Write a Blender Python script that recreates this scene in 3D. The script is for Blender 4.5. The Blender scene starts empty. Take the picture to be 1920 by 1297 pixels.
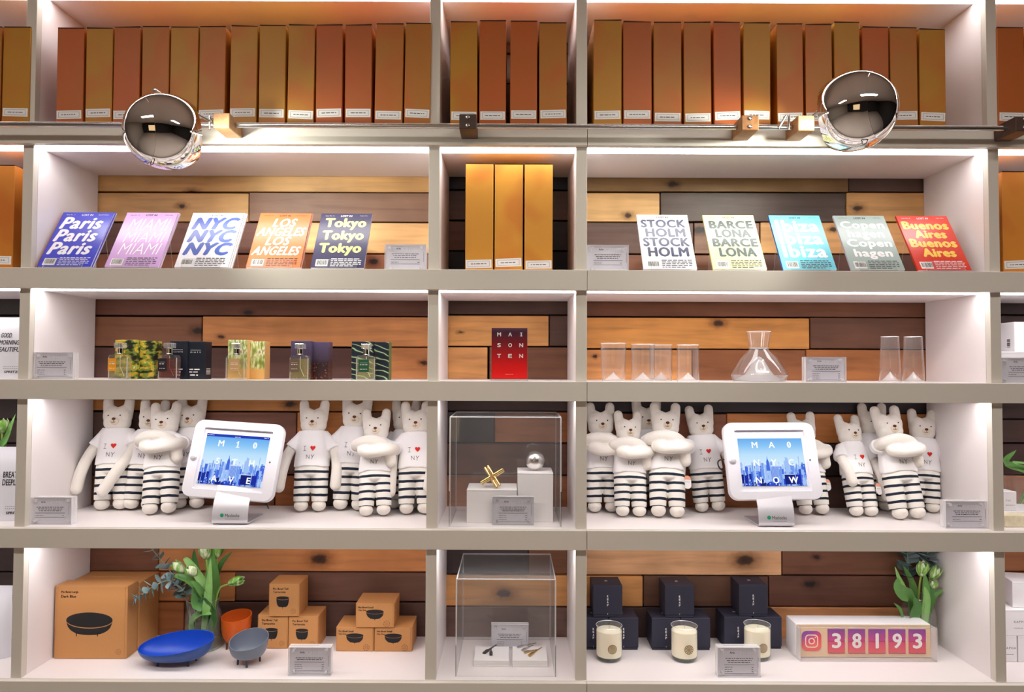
import bpy, bmesh, math, random
from mathutils import Vector, Matrix

random.seed(7)
SC = bpy.context.scene
COL = SC.collection
PI = math.pi

# ------------------------------------------------------------------ camera, world, exposure
F_PX, DIST, EYE = 1352.0, 2.18, 1.55          # focal length in pixels of the 1920 px frame, metres to the shelf front, eye height
cd = bpy.data.cameras.new('camera'); cam = bpy.data.objects.new('camera', cd); COL.objects.link(cam)
cd.sensor_fit = 'HORIZONTAL'; cd.sensor_width = 36.0; cd.lens = F_PX / 1920.0 * 36.0
cd.clip_start = 0.02
CAM_R = Matrix.Rotation(math.radians(91.7), 3, 'X') @ Matrix.Rotation(math.radians(0.24), 3, 'Z')
CAM_P = Vector((0, -DIST, EYE))
cam.matrix_world = Matrix.Translation(CAM_P) @ CAM_R.to_4x4()
SC.camera = cam
w = bpy.data.worlds.new('world'); SC.world = w; w.use_nodes = True
w.node_tree.nodes['Background'].inputs[0].default_value = (0.9, 0.85, 0.8, 1)
w.node_tree.nodes['Background'].inputs[1].default_value = 0.05
SC.view_settings.view_transform = 'Standard'
SC.view_settings.look = 'None'
SC.view_settings.gamma = 1.0
SC.view_settings.use_curve_mapping = False
SC.view_settings.exposure = 0.14
LED_POWER = 9.3         # emission of the strips under the shelves
ROOM_POWER = 25.0        # emission of the ceiling panels of the room
SPOT_POWER = 12.5       # watts of the bulbs in the two chrome lamps


def ray(px, py):
    return CAM_R @ Vector(((px - 960.0) / F_PX, -(py - 648.5) / F_PX, -1.0))


def at(px, py, Y):
    """Point of the vertical plane y = Y seen at a pixel of the photograph."""
    d = ray(px, py)
    return CAM_P + d * ((Y - CAM_P.y) / d.y)


def ps(Y):
    """metres per photograph pixel at depth Y"""
    return (DIST + Y) / F_PX


# ------------------------------------------------------------------ colours and materials
def lin(c):
    c /= 255.0
    return c / 12.92 if c <= 0.04045 else ((c + 0.055) / 1.055) ** 2.4


def S(r, g, b):
    return (lin(r), lin(g), lin(b), 1.0)


MATS = {}


def mat(name, col, rough=0.5, metal=0.0, emit=0.0, bump=0.0, bscale=300.0, spec=0.5, coat=0.0, var=0.0, sheen=0.0):
    if name in MATS:
        return MATS[name]
    m = bpy.data.materials.new(name); m.use_nodes = True
    nt = m.node_tree; b = nt.nodes['Principled BSDF']
    b.inputs['Base Color'].default_value = col
    b.inputs['Roughness'].default_value = rough
    b.inputs['Metallic'].default_value = metal
    b.inputs['Specular IOR Level'].default_value = spec
    b.inputs['Coat Weight'].default_value = coat
    b.inputs['Coat Roughness'].default_value = 0.16
    if sheen:
        b.inputs['Sheen Weight'].default_value = sheen
    if emit:
        b.inputs['Emission Color'].default_value = col
        b.inputs['Emission Strength'].default_value = emit
    if bump or var:
        tc = nt.nodes.new('ShaderNodeTexCoord')
        no = nt.nodes.new('ShaderNodeTexNoise'); no.inputs['Scale'].default_value = bscale
        no.inputs['Detail'].default_value = 3
        nt.links.new(tc.outputs['Object'], no.inputs['Vector'])
        if bump:
            bp = nt.nodes.new('ShaderNodeBump'); bp.inputs['Strength'].default_value = bump
            bp.inputs['Distance'].default_value = 0.002
            nt.links.new(no.outputs['Fac'], bp.inputs['Height'])
            nt.links.new(bp.outputs['Normal'], b.inputs['Normal'])
        if var:
            mx = nt.nodes.new('ShaderNodeMixRGB'); mx.blend_type = 'MULTIPLY'
            mx.inputs['Color1'].default_value = col
            rp = nt.nodes.new('ShaderNodeValToRGB')
            rp.color_ramp.elements[0].position = 0.3; rp.color_ramp.elements[1].position = 0.7
            rp.color_ramp.elements[0].color = (1 - var,) * 3 + (1,)
            nt.links.new(no.outputs['Fac'], rp.inputs['Fac'])
            nt.links.new(rp.outputs['Color'], mx.inputs['Color2'])
            mx.inputs['Fac'].default_value = 1
            nt.links.new(mx.outputs['Color'], b.inputs['Base Color'])
    MATS[name] = m
    return m


def emis(name, col, strength):
    if name in MATS:
        return MATS[name]
    m = bpy.data.materials.new(name); m.use_nodes = True
    nt = m.node_tree; nt.nodes.clear()
    o = nt.nodes.new('ShaderNodeOutputMaterial'); e = nt.nodes.new('ShaderNodeEmission')
    e.inputs[0].default_value = col; e.inputs[1].default_value = strength
    nt.links.new(e.outputs[0], o.inputs[0]); MATS[name] = m
    return m


def clear(name, tint=(1, 1, 1, 1), f0=0.03, f1=0.55, haze=0.0, hazecol=(0.9, 0.9, 0.92, 1), rough=0.02):
    """Thin clear acrylic or glass: mostly see-through, mirror-like towards grazing angles, a little surface haze."""
    if name in MATS:
        return MATS[name]
    m = bpy.data.materials.new(name); m.use_nodes = True
    nt = m.node_tree; nt.nodes.clear(); N = nt.nodes.new; L = nt.links.new
    o = N('ShaderNodeOutputMaterial'); tr = N('ShaderNodeBsdfTransparent'); gl = N('ShaderNodeBsdfGlossy')
    tr.inputs[0].default_value = tint; gl.inputs['Roughness'].default_value = rough
    lw = N('ShaderNodeLayerWeight'); lw.inputs['Blend'].default_value = 0.5
    pw = N('ShaderNodeMath'); pw.operation = 'POWER'; pw.inputs[1].default_value = 4.0
    ma = N('ShaderNodeMath'); ma.operation = 'MULTIPLY_ADD'; ma.inputs[1].default_value = f1; ma.inputs[2].default_value = f0
    L(lw.outputs['Facing'], pw.inputs[0]); L(pw.outputs[0], ma.inputs[0])
    mx = N('ShaderNodeMixShader'); L(ma.outputs[0], mx.inputs[0])
    base = tr.outputs[0]
    if haze:
        df = N('ShaderNodeBsdfDiffuse'); df.inputs[0].default_value = hazecol
        m2 = N('ShaderNodeMixShader'); m2.inputs[0].default_value = haze
        L(tr.outputs[0], m2.inputs[1]); L(df.outputs[0], m2.inputs[2]); base = m2.outputs[0]
    L(base, mx.inputs[1]); L(gl.outputs[0], mx.inputs[2]); L(mx.outputs[0], o.inputs[0])
    MATS[name] = m
    return m


def nodes_mat(name):
    m = bpy.data.materials.new(name); m.use_nodes = True
    MATS[name] = m
    nt = m.node_tree
    return m, nt, nt.nodes['Principled BSDF'], nt.nodes.new, nt.links.new


def ramp(nt, stops, interp='LINEAR'):
    r = nt.nodes.new('ShaderNodeValToRGB'); cr = r.color_ramp; cr.interpolation = interp
    while len(cr.elements) < len(stops):
        cr.elements.new(0.5)
    for e, (p, c) in zip(cr.elements, stops):
        e.position = p; e.color = c
    return r


# reclaimed wood: colour of each plank comes from the object, knots from its own custom properties
m, nt, b, N, L = nodes_mat('reclaimed wood')
oi = N('ShaderNodeObjectInfo'); tc = N('ShaderNodeTexCoord')
mp = N('ShaderNodeMapping'); mp.inputs['Scale'].default_value = (2.2, 2.2, 26.0)
ad = N('ShaderNodeVectorMath'); ad.operation = 'ADD'
cx = N('ShaderNodeCombineXYZ'); rm = N('ShaderNodeMath'); rm.operation = 'MULTIPLY'; rm.inputs[1].default_value = 37.0
L(oi.outputs['Random'], rm.inputs[0]); L(rm.outputs[0], cx.inputs[0]); L(rm.outputs[0], cx.inputs[2])
L(tc.outputs['Object'], ad.inputs[0]); L(cx.outputs[0], ad.inputs[1]); L(ad.outputs[0], mp.inputs[0])
no = N('ShaderNodeTexNoise'); no.inputs['Scale'].default_value = 1.6; no.inputs['Detail'].default_value = 6; no.inputs['Distortion'].default_value = 0.6
L(mp.outputs[0], no.inputs['Vector'])
rp = ramp(nt, [(0.25, (0.74, 0.70, 0.67, 1)), (0.5, (0.98, 0.98, 0.98, 1)), (0.75, (1.14, 1.13, 1.1, 1))])
L(no.outputs['Fac'], rp.inputs[0])
bn = N('ShaderNodeTexNoise'); bn.inputs['Scale'].default_value = 5.0; bn.inputs['Detail'].default_value = 2
L(ad.outputs[0], bn.inputs['Vector'])
rb = ramp(nt, [(0.35, (0.84, 0.81, 0.79, 1)), (0.65, (1.12, 1.12, 1.12, 1))]); L(bn.outputs['Fac'], rb.inputs[0])
m1 = N('ShaderNodeMixRGB'); m1.blend_type = 'MULTIPLY'; m1.inputs[0].default_value = 1
L(oi.outputs['Color'], m1.inputs[1]); L(rp.outputs[0], m1.inputs[2])
m2 = N('ShaderNodeMixRGB'); m2.blend_type = 'MULTIPLY'; m2.inputs[0].default_value = 1
L(m1.outputs[0], m2.inputs[1]); L(rb.outputs[0], m2.inputs[2])
# knot: distance to (knot_x, knot_z), radius knot_r
sx = N('ShaderNodeSeparateXYZ'); L(tc.outputs['Object'], sx.inputs[0])


def oattr(n):
    a = N('ShaderNodeAttribute'); a.attribute_type = 'OBJECT'; a.attribute_name = n
    return a.outputs['Fac']


def mth(op, a, bb=None):
    k = N('ShaderNodeMath'); k.operation = op
    for i, q in enumerate((a, bb)):
        if q is None:
            continue
        if isinstance(q, (int, float)):
            k.inputs[i].default_value = q
        else:
            L(q, k.inputs[i])
    return k.outputs[0]


dx = mth('MULTIPLY', mth('SUBTRACT', sx.outputs[0], oattr('knot_x')), 0.55)
dz = mth('SUBTRACT', sx.outputs[2], oattr('knot_z'))
dd = mth('SQRT', mth('ADD', mth('MULTIPLY', dx, dx), mth('MULTIPLY', dz, dz)))
kn = N('ShaderNodeTexNoise'); kn.inputs['Scale'].default_value = 60; L(tc.outputs['Object'], kn.inputs['Vector'])
dd = mth('ADD', dd, mth('MULTIPLY', mth('SUBTRACT', kn.outputs['Fac'], 0.5), 0.012))
q = mth('DIVIDE', dd, mth('MAXIMUM', oattr('knot_r'), 0.0001))
rk = ramp(nt, [(0.0, (0.05, 0.04, 0.05, 1)), (0.24, (0.10, 0.08, 0.08, 1)), (0.40, (0.55, 0.48, 0.42, 1)), (0.75, (0.9, 0.88, 0.86, 1)), (1.0, (1, 1, 1, 1))])
L(mth('MULTIPLY', q, 0.5), rk.inputs[0])
m3 = N('ShaderNodeMixRGB'); m3.blend_type = 'MULTIPLY'; m3.inputs[0].default_value = 1
L(m2.outputs[0], m3.inputs[1]); L(rk.outputs[0], m3.inputs[2]); L(m3.outputs[0], b.inputs['Base Color'])
b.inputs['Roughness'].default_value = 0.52
bp = N('ShaderNodeBump'); bp.inputs['Strength'].default_value = 0.25; bp.inputs['Distance'].default_value = 0.002
L(no.outputs['Fac'], bp.inputs['Height']); L(bp.outputs[0], b.inputs['Normal'])
WOOD = m

# cardboard of the file boxes: object colour with a rust mottling
m, nt, b, N, L = nodes_mat('file box cardboard')
oi = N('ShaderNodeObjectInfo'); tc = N('ShaderNodeTexCoord')
no = N('ShaderNodeTexNoise'); no.inputs['Scale'].default_value = 7.0; no.inputs['Detail'].default_value = 1
rm = N('ShaderNodeVectorMath'); rm.operation = 'ADD'; L(tc.outputs['Object'], rm.inputs[0])
mu = N('ShaderNodeMath'); mu.operation = 'MULTIPLY'; mu.inputs[1].default_value = 50; L(oi.outputs['Random'], mu.inputs[0])
L(mu.outputs[0], rm.inputs[1]); L(rm.outputs[0], no.inputs['Vector'])
rp = ramp(nt, [(0.48, (0, 0, 0, 1)), (0.62, (1, 1, 1, 1))]); L(no.outputs['Fac'], rp.inputs[0])
mx = N('ShaderNodeMixRGB'); L(oi.outputs['Color'], mx.inputs[1]); mx.inputs[2].default_value = S(192, 86, 22)
k = N('ShaderNodeMath'); k.operation = 'MULTIPLY'; k.inputs[1].default_value = 0.45
L(rp.outputs[0], k.inputs[0]); L(k.outputs[0], mx.inputs[0]); L(mx.outputs[0], b.inputs['Base Color'])
b.inputs['Roughness'].default_value = 0.5
fn = N('ShaderNodeTexNoise'); fn.inputs['Scale'].default_value = 260; L(tc.outputs['Object'], fn.inputs['Vector'])
bp = N('ShaderNodeBump'); bp.inputs['Strength'].default_value = 0.12; bp.inputs['Distance'].default_value = 0.001
L(fn.outputs['Fac'], bp.inputs['Height']); L(bp.outputs[0], b.inputs['Normal'])
BOXCARD = m

# striped jersey of the bears' trousers
m, nt, b, N, L = nodes_mat('striped jersey')
tc = N('ShaderNodeTexCoord'); sx = N('ShaderNodeSeparateXYZ'); L(tc.outputs['Object'], sx.inputs[0])
wn = N('ShaderNodeTexNoise'); wn.inputs['Scale'].default_value = 18; L(tc.outputs['Object'], wn.inputs['Vector'])
zz = mth('ADD', sx.outputs[2], mth('MULTIPLY', mth('SUBTRACT', wn.outputs['Fac'], 0.5), 0.006))
fr = mth('FRACT', mth('DIVIDE', mth('ADD', zz, 0.5), 0.0262))
lt = mth('LESS_THAN', fr, 0.33)
mx = N('ShaderNodeMixRGB'); L(lt, mx.inputs[0]); mx.inputs[1].default_value = S(242, 238, 232); mx.inputs[2].default_value = S(20, 32, 52)
L(mx.outputs[0], b.inputs['Base Color']); b.inputs['Roughness'].default_value = 0.9
STRIPE = m

WHITE = mat('white laminate', S(238, 231, 231), 0.42, spec=0.4)
FASCIA = mat('grey white laminate edge', S(214, 207, 196), 0.4, spec=0.4, var=0.03, bscale=900)
CHROME = mat('polished chrome', (0.82, 0.8, 0.78, 1), 0.035, 1.0)
STEEL = mat('brushed steel', (0.72, 0.7, 0.68, 1), 0.22, 1.0)
BLOCK = mat('oak block', S(196, 150, 104), 0.5, bump=0.3, bscale=80, var=0.2)
WALNUT = mat('dark walnut block', S(72, 48, 38), 0.5, bump=0.3, bscale=80, var=0.2)
OAKD = mat('stained oak block', S(166, 112, 62), 0.5, bump=0.3, bscale=80, var=0.3)
ACRYL = clear('clear acrylic', f0=0.03, f1=0.5, haze=0.03)
ACRYLB = clear('clear acrylic block', f0=0.03, f1=0.35, haze=0.10)
EDGE = clear('whitened acrylic edge', f0=0.12, f1=0.4, haze=0.62, hazecol=(0.95, 0.94, 0.95, 1))  # the bright line of a lit edge is put into its white haze
EDGED = clear('acrylic edge with painted shade', f0=0.15, f1=0.4, haze=0.55, hazecol=(0.16, 0.15, 0.17, 1))  # dark copy of the edge, shade mixed into its haze colour
GLASS = clear('clear glass', f0=0.035, f1=0.85, haze=0.035)
GLASSB = clear('thick glass base', f0=0.08, f1=0.6, haze=0.38, hazecol=(0.97, 0.95, 0.96, 1))
INK = mat('black ink', S(24, 24, 28), 0.7)
INKW = mat('white ink', S(245, 243, 240), 0.6)
INKG = mat('grey ink', S(90, 88, 98), 0.7)
PAPER = mat('white paper', S(240, 238, 236), 0.7)
CARDG = mat('lavender grey card', S(226, 222, 234), 0.45)
KRAFT = mat('kraft cardboard', S(200, 142, 86), 0.6, var=0.06, bscale=250)
BLACKBOX = mat('black rigid paper', S(50, 50, 66), 0.6, spec=0.3)
PLINTH = mat('white plinth paint', S(236, 232, 232), 0.6)
PLUSH = mat('cream plush', S(240, 234, 226), 0.95, bump=0.5, bscale=420, sheen=0.3)
JERSEY = mat('white jersey', S(246, 244, 246), 0.9, bump=0.25, bscale=200)
PATCH = mat('beige felt', S(238, 222, 200), 0.9)
NOSE = mat('brown thread', S(86, 36, 26), 0.7)
THREAD = mat('black thread', S(40, 36, 38), 0.8)
REDT = mat('red felt', S(226, 40, 28), 0.8)


# ------------------------------------------------------------------ mesh builder
_txt = {}


def text_geo(s, bold, spacing):
    key = (s, bold, spacing)
    if key not in _txt:
        cu = bpy.data.curves.new('t', 'FONT'); cu.body = s; cu.offset = bold; cu.space_character = spacing
        cu.resolution_u = 3; cu.align_x = 'LEFT'
        ob = bpy.data.objects.new('t', cu)
        me = bpy.data.meshes.new_from_object(ob)
        vs = [(v.co.x, v.co.y) for v in me.vertices]; fs = [tuple(p.vertices) for p in me.polygons]
        bpy.data.objects.remove(ob); bpy.data.meshes.remove(me); bpy.data.curves.remove(cu)
        x0 = min(v[0] for v in vs); x1 = max(v[0] for v in vs); y0 = min(v[1] for v in vs); y1 = max(v[1] for v in vs)
        _txt[key] = ([((x - x0) / (x1 - x0), (y - y0) / (y1 - y0)) for x, y in vs], fs, (x1 - x0) / (y1 - y0))
    return _txt[key]


class MB:
    def __init__(s, *mats):
        s.v = []; s.f = []; s.m = []; s.mats = list(mats); s.M = None

    def mi(s, m):
        if m is None:
            return 0
        if m not in s.mats:
            s.mats.append(m)
        return s.mats.index(m)

    def add(s, vs, fs, m=None):
        k = len(s.v); i = s.mi(m)
        for p in vs:
            p = Vector(p)
            s.v.append(s.M @ p if s.M is not None else p)
        for f in fs:
            s.f.append(tuple(j + k for j in f)); s.m.append(i)

    def box(s, x0, x1, y0, y1, z0, z1, m=None, side=None):
        """side: material of the faces that do not look along y (edges of a pane)"""
        vs = [(x, y, z) for x in (x0, x1) for y in (y0, y1) for z in (z0, z1)]
        F = [(0, 4, 5, 1), (2, 3, 7, 6)]
        E = [(0, 1, 3, 2), (4, 6, 7, 5), (0, 2, 6, 4), (1, 5, 7, 3)]
        s.add(vs, F, m); k = len(s.v) - 8; i = s.mi(side if side is not None else m)
        for f in E:
            s.f.append(tuple(j + k for j in f)); s.m.append(i)

    def rbox(s, x0, x1, y0, y1, z0, z1, r, m=None, seg=2):
        bm = bmesh.new(); bmesh.ops.create_cube(bm, size=1)
        for v in bm.verts:
            v.co = Vector(((x0 + x1) / 2 + v.co.x * (x1 - x0), (y0 + y1) / 2 + v.co.y * (y1 - y0), (z0 + z1) / 2 + v.co.z * (z1 - z0)))
        bmesh.ops.bevel(bm, geom=bm.edges[:], offset=r, segments=seg, affect='EDGES', profile=0.6)
        bm.verts.ensure_lookup_table()
        for i, v in enumerate(bm.verts):
            v.index = i
        s.add([v.co.copy() for v in bm.verts], [tuple(v.index for v in f.verts) for f in bm.faces], m); bm.free()

    def quad(s, x0, x1, z0, z1, y, m=None):
        s.add([(x0, y, z0), (x1, y, z0), (x1, y, z1), (x0, y, z1)], [(0, 1, 2, 3)], m)

    def poly(s, pts, y, m=None):
        s.add([(x, y, z) for x, z in pts], [tuple(range(len(pts)))], m)

    def grid(s, fn, nu, nv, m=None, closeu=False, closev=False):
        vs = [fn(i / nu, j / nv) for j in range(nv + (0 if closev else 1)) for i in range(nu + (0 if closeu else 1))]
        W = nu if closeu else nu + 1; H = nv if closev else nv + 1
        fs = []
        for j in range(nv):
            for i in range(nu):
                a = j * W + i; b_ = j * W + (i + 1) % W; c = ((j + 1) % H) * W + (i + 1) % W; d = ((j + 1) % H) * W + i
                fs.append((a, b_, c, d))
        s.add(vs, fs, m)

    def lathe(s, prof, n=24, m=None, c=(0, 0, 0), sx=1.0, sy=1.0):
        vs = []; fs = []; idx = []
        for r, z in prof:
            if r < 1e-6:
                idx.append([len(vs)] * n); vs.append((c[0], c[1], c[2] + z))
            else:
                idx.append(list(range(len(vs), len(vs) + n)))
                vs += [(c[0] + sx * r * math.cos(2 * PI * i / n), c[1] + sy * r * math.sin(2 * PI * i / n), c[2] + z) for i in range(n)]
        for a, b_ in zip(idx, idx[1:]):
            for i in range(n):
                q_ = []
                for t in (a[i], a[(i + 1) % n], b_[(i + 1) % n], b_[i]):
                    if t not in q_:
                        q_.append(t)
                if len(q_) > 2:
                    fs.append(tuple(q_))
        s.add(vs, fs, m)

    def tube(s, pts, r, n=8, m=None, caps=True):
        pts = [Vector(p) for p in pts]; R = r if isinstance(r, (list, tuple)) else [r] * len(pts)
        vs = []; fs = []; up = None
        for i, p in enumerate(pts):
            t = (pts[min(i + 1, len(pts) - 1)] - pts[max(i - 1, 0)]).normalized()
            if up is None:
                up = t.orthogonal().normalized()
            a = (up - t * up.dot(t)).normalized(); b_ = t.cross(a); up = a
            vs += [p + (a * math.cos(2 * PI * k / n) + b_ * math.sin(2 * PI * k / n)) * R[i] for k in range(n)]
        for i in range(len(pts) - 1):
            for k in range(n):
                fs.append((i * n + k, i * n + (k + 1) % n, (i + 1) * n + (k + 1) % n, (i + 1) * n + k))
        if caps:
            fs.append(tuple(range(n - 1, -1, -1))); fs.append(tuple((len(pts) - 1) * n + k for k in range(n)))
        s.add(vs, fs, m)

    def ball(s, c, a, b_=None, cc=None, m=None, nu=14, nv=8):
        b_ = a if b_ is None else b_; cc = a if cc is None else cc
        prof = [(math.sin(PI * j / nv), -math.cos(PI * j / nv)) for j in range(nv + 1)]
        vs = []; fs = []; idx = []
        for r, z in prof:
            if r < 1e-6:
                idx.append([len(vs)] * nu); vs.append((c[0], c[1], c[2] + cc * z))
            else:
                idx.append(list(range(len(vs), len(vs) + nu)))
                vs += [(c[0] + a * r * math.cos(2 * PI * i / nu), c[1] + b_ * r * math.sin(2 * PI * i / nu), c[2] + cc * z) for i in range(nu)]
        for p, q_ in zip(idx, idx[1:]):
            for i in range(nu):
                f = []
                for t in (p[i], p[(i + 1) % nu], q_[(i + 1) % nu], q_[i]):
                    if t not in f:
                        f.append(t)
                fs.append(tuple(f))
        s.add(vs, fs, m)

    def text(s, t, x0, x1, z0, z1, y, m=None, bold=0.0, shear=0.0, spacing=1.0, warp=None, align='l'):
        extra = max(0.0, bold); uv, fs, asp = text_geo(t, min(bold, 0), spacing); h = z1 - z0
        if x1 is None:
            wd = h * asp
            if align == 'c':
                x0 -= wd / 2
            if align == 'r':
                x0 -= wd
            x1 = x0 + wd
        offs = [(0, 0)] if not extra else [(-1, 0), (1, 0), (0, 1), (0, -1), (.6, .6), (-.6, -.6)]      # heavier strokes: the outline laid over itself slightly shifted
        for i, (ox, oz) in enumerate(offs):
            ox *= extra * h * 1.05; oz *= extra * h * .8
            vs = [(x0 + ox + (x1 - x0) * u + shear * h * (v - 0.5), y - .00002 * i, z0 + oz + h * v) for u, v in uv]
            if warp:
                vs = [warp(*p) for p in vs]
            s.add(vs, fs, m)

    def scribble(s, x0, x1, z, h, y, m=None, rnd=None):
        """a line of print too small to read: word-long dashes"""
        rnd = rnd or random; x = x0
        while x < x1 - h:
            wd = min(h * rnd.uniform(1.5, 5.0), x1 - x)
            s.quad(x, x + wd, z - h * 0.4, z + h * 0.4, y, m); x += wd + h * 0.9

    def mesh(s, name, smooth=0):
        me = bpy.data.meshes.new(name)
        me.from_pydata([tuple(v) for v in s.v], [], s.f)
        for m in s.mats:
            me.materials.append(m)
        if len(s.mats) > 1:
            me.polygons.foreach_set('material_index', s.m)
        if smooth:
            me.polygons.foreach_set('use_smooth', [True] * len(me.polygons))
            me.set_sharp_from_angle(angle=math.radians(smooth))
        me.update()
        return me

    def build(s, name, parent=None, loc=(0, 0, 0), rot=None, smooth=0):
        return put(name, s.mesh(name, smooth), parent, loc, rot)


def put(name, me, parent=None, loc=(0, 0, 0), rot=None):
    o = bpy.data.objects.new(name, me); COL.objects.link(o)
    o.location = loc
    if rot is not None:
        o.rotation_euler = rot
    if parent is not None:
        o.parent = parent
    return o


def tag(o, label=None, cat=None, group=None, kind=None):
    for k_, v_ in (('label', label), ('category', cat), ('group', group), ('kind', kind)):
        if v_:
            o[k_] = v_
    return o


def thing(name, label, cat, loc=(0, 0, 0), rot=(0, 0, 0), group=None):
    o = bpy.data.objects.new(name, None); COL.objects.link(o)
    o.empty_display_size = 0.02
    o.location = loc; o.rotation_euler = rot
    return tag(o, label, cat, group)


def remesh(mb, name, voxel, it=4):
    """weld overlapping shells into one continuous smooth surface"""
    o = mb.build('t'); md = o.modifiers.new('r', 'REMESH'); md.mode = 'VOXEL'; md.voxel_size = voxel
    sm = o.modifiers.new('s', 'SMOOTH'); sm.iterations = it; sm.factor = 0.5
    dg = bpy.context.evaluated_depsgraph_get()
    me = bpy.data.meshes.new_from_object(o.evaluated_get(dg), depsgraph=dg)
    old = o.data; bpy.data.objects.remove(o); bpy.data.meshes.remove(old)
    me.name = name
    me.polygons.foreach_set('use_smooth', [True] * len(me.polygons))
    me.materials.clear()
    for q_ in mb.mats:
        me.materials.append(q_)
    return me


NTH = ['', 'first', 'second', 'third', 'fourth', 'fifth', 'sixth', 'seventh', 'eighth', 'ninth', 'tenth', 'eleventh', 'twelfth', 'thirteenth']
# ------------------------------------------------------------------ layout of the wall unit (metres)
BACK = 0.375                                   # depth of the shelves
zf = lambda y: at(960, y, 0).z
B_TOP, B_BOT = zf(231), zf(272)
C_TOP, C_BOT = zf(505), zf(543.3)
D_TOP, D_BOT = zf(714.5), zf(752)
E_TOP, E_BOT = zf(994), zf(1031)
G_TOP, G_BOT = zf(1280.5), zf(1320)
A_BOT = zf(-22); A_TOP = A_BOT + 0.06
BOARDS = [(A_BOT, A_TOP), (B_BOT, B_TOP), (C_BOT, C_TOP), (D_BOT, D_TOP), (E_BOT, E_TOP), (G_BOT, G_TOP)]
xf = lambda x: at(x, 650, 0.02).x
POSTS = [(xf(34), xf(53.5)), (xf(801.5), xf(821.5)), (xf(1080), xf(1100.5)), (xf(1858.5), xf(1878.5))]
XL, XR = -2.25, 2.25
POSTS = [(XL, XL + 0.032)] + POSTS + [(XR - 0.032, XR)]
SEAM = at(1101, 600, 0).x

# ------------------------------------------------------------------ room
MWALL = mat('room wall paint', S(176, 166, 156), 0.8)
MDARK = mat('dark room wall', S(46, 42, 42), 0.8)


def struct(name, mb):
    o = mb.build(name); o['kind'] = 'structure'
    return o


k = MB(mat('room floor', S(170, 158, 148), 0.45)); k.box(-4.5, 4.5, -6, 0.6, -0.1, 0); struct('floor', k)
k = MB(mat('room ceiling', S(214, 204, 196), 0.8)); k.box(-4.5, 4.5, -6, 0.6, 3.05, 3.15); struct('ceiling', k)
k = MB(MWALL); k.box(-4.6, -4.5, -6, 0.6, 0, 3.05); struct('wall_left', k)
k = MB(MDARK); k.box(4.5, 4.6, -6, 0.6, 0, 3.05); struct('wall_right', k)
k = MB(MDARK)
k.box(-4.5, -2.4, -6.1, -6, 0, 3.05); k.box(-0.6, 4.5, -6.1, -6, 0, 3.05); k.box(-2.4, -0.6, -6.1, -6, 2.3, 3.05); k.box(-2.4, -0.6, -6.1, -6, 0, 0.7)
struct('wall_front', k)
k = MB(emis('lit shop window glow', S(255, 214, 160), 0.9)); k.box(-2.4, -0.6, -6.09, -6.07, 0.7, 2.3); struct('window_1', k)
for i, x in enumerate((-1.5, 1.2)):
    t = thing('ceiling_light', ('flat rectangular ceiling light over the left of the room', 'flat rectangular ceiling light over the right of the room')[i], 'light', (x, -1.9, 3.05))
    k = MB(STEEL); k.box(-0.66, 0.66, -0.20, 0.20, -0.04, 0); k.build('housing', t)
    k = MB(emis('ceiling light diffuser', (1.0, 0.93, 0.87, 1), ROOM_POWER)); k.box(-0.62, 0.62, -0.17, 0.17, -0.046, -0.041); k.build('diffuser', t)

# ------------------------------------------------------------------ wall_back with its planks
k = MB(mat('backing board', S(28, 22, 22), 0.9)); k.box(-4.5, 4.5, BACK + 0.022, BACK + 0.12, 0, 3.05)
wall = struct('wall_back', k)
PLANKS = []   # (y0, y1, x0, x1, colour, knot(px, py, radius px) or None)


def P(y0, y1, *cells):
    for c in cells:
        PLANKS.append((y0, y1) + c)


T1, T2, DK, BR, RU = (206, 156, 98), (222, 172, 114), (84, 60, 52), (128, 92, 72), (150, 94, 62)
P(322, 360, (180, 812, (196, 148, 92), (360, 362, 7)))
P(361, 416, (180, 466, (212, 162, 104), (340, 386, 6)), (467, 812, (134, 98, 78), None))
P(417, 475, (180, 300, (92, 60, 50), None), (301, 540, (112, 70, 56), None), (541, 812, (222, 170, 112), None))
P(476, 520, (180, 480, (150, 92, 60), None), (481, 812, (140, 82, 52), (700, 490, 7)))
P(322, 356, (836, 1075, (30, 26, 34), None)); P(357, 413, (836, 1075, (84, 56, 44), None))
P(414, 470, (836, 940, (104, 64, 46), None), (941, 1075, (44, 34, 34), None)); P(471, 520, (836, 1075, (26, 24, 34), None))
P(326, 360, (1090, 1590, (138, 104, 64), (1262, 346, 7)), (1591, 1740, (84, 62, 52), None))
P(361, 416, (1090, 1237, (224, 174, 114), (1178, 404, 6)), (1238, 1585, (88, 70, 62), None), (1586, 1740, (214, 162, 100), (1607, 391, 7)))
P(417, 476, (1090, 1300, (92, 66, 56), None), (1301, 1424, (128, 92, 72), (1312, 431, 10)), (1425, 1740, (212, 156, 98), (1562, 430, 6)))
P(477, 520, (1090, 1400, (128, 82, 60), None), (1401, 1740, (104, 68, 56), None))
P(556, 592, (178, 812, (104, 62, 46), (465, 586, 6)))
P(593, 650, (178, 378, (128, 80, 54), (372, 620, 9)), (379, 812, (206, 136, 80), (414, 631, 4)))
P(651, 725, (178, 690, (84, 52, 44), None), (691, 812, (196, 126, 74), (795, 680, 6)))
P(556, 590, (836, 1075, (70, 46, 38), None)); P(591, 649, (836, 1029, (216, 154, 88), (863, 623, 3)), (1030, 1075, (78, 52, 42), None))
P(650, 725, (836, 914, (212, 150, 90), None), (917, 1075, (116, 74, 52), None))
P(560, 594, (1090, 1745, (116, 70, 46), None))
P(595, 654, (1090, 1518, (220, 150, 76), (1347, 606, 8)), (1519, 1745, (102, 64, 46), None))
P(655, 728, (1090, 1297, (204, 138, 80), (1115, 668, 4)), (1298, 1510, (142, 86, 50), None), (1511, 1745, (160, 98, 52), None))
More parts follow.
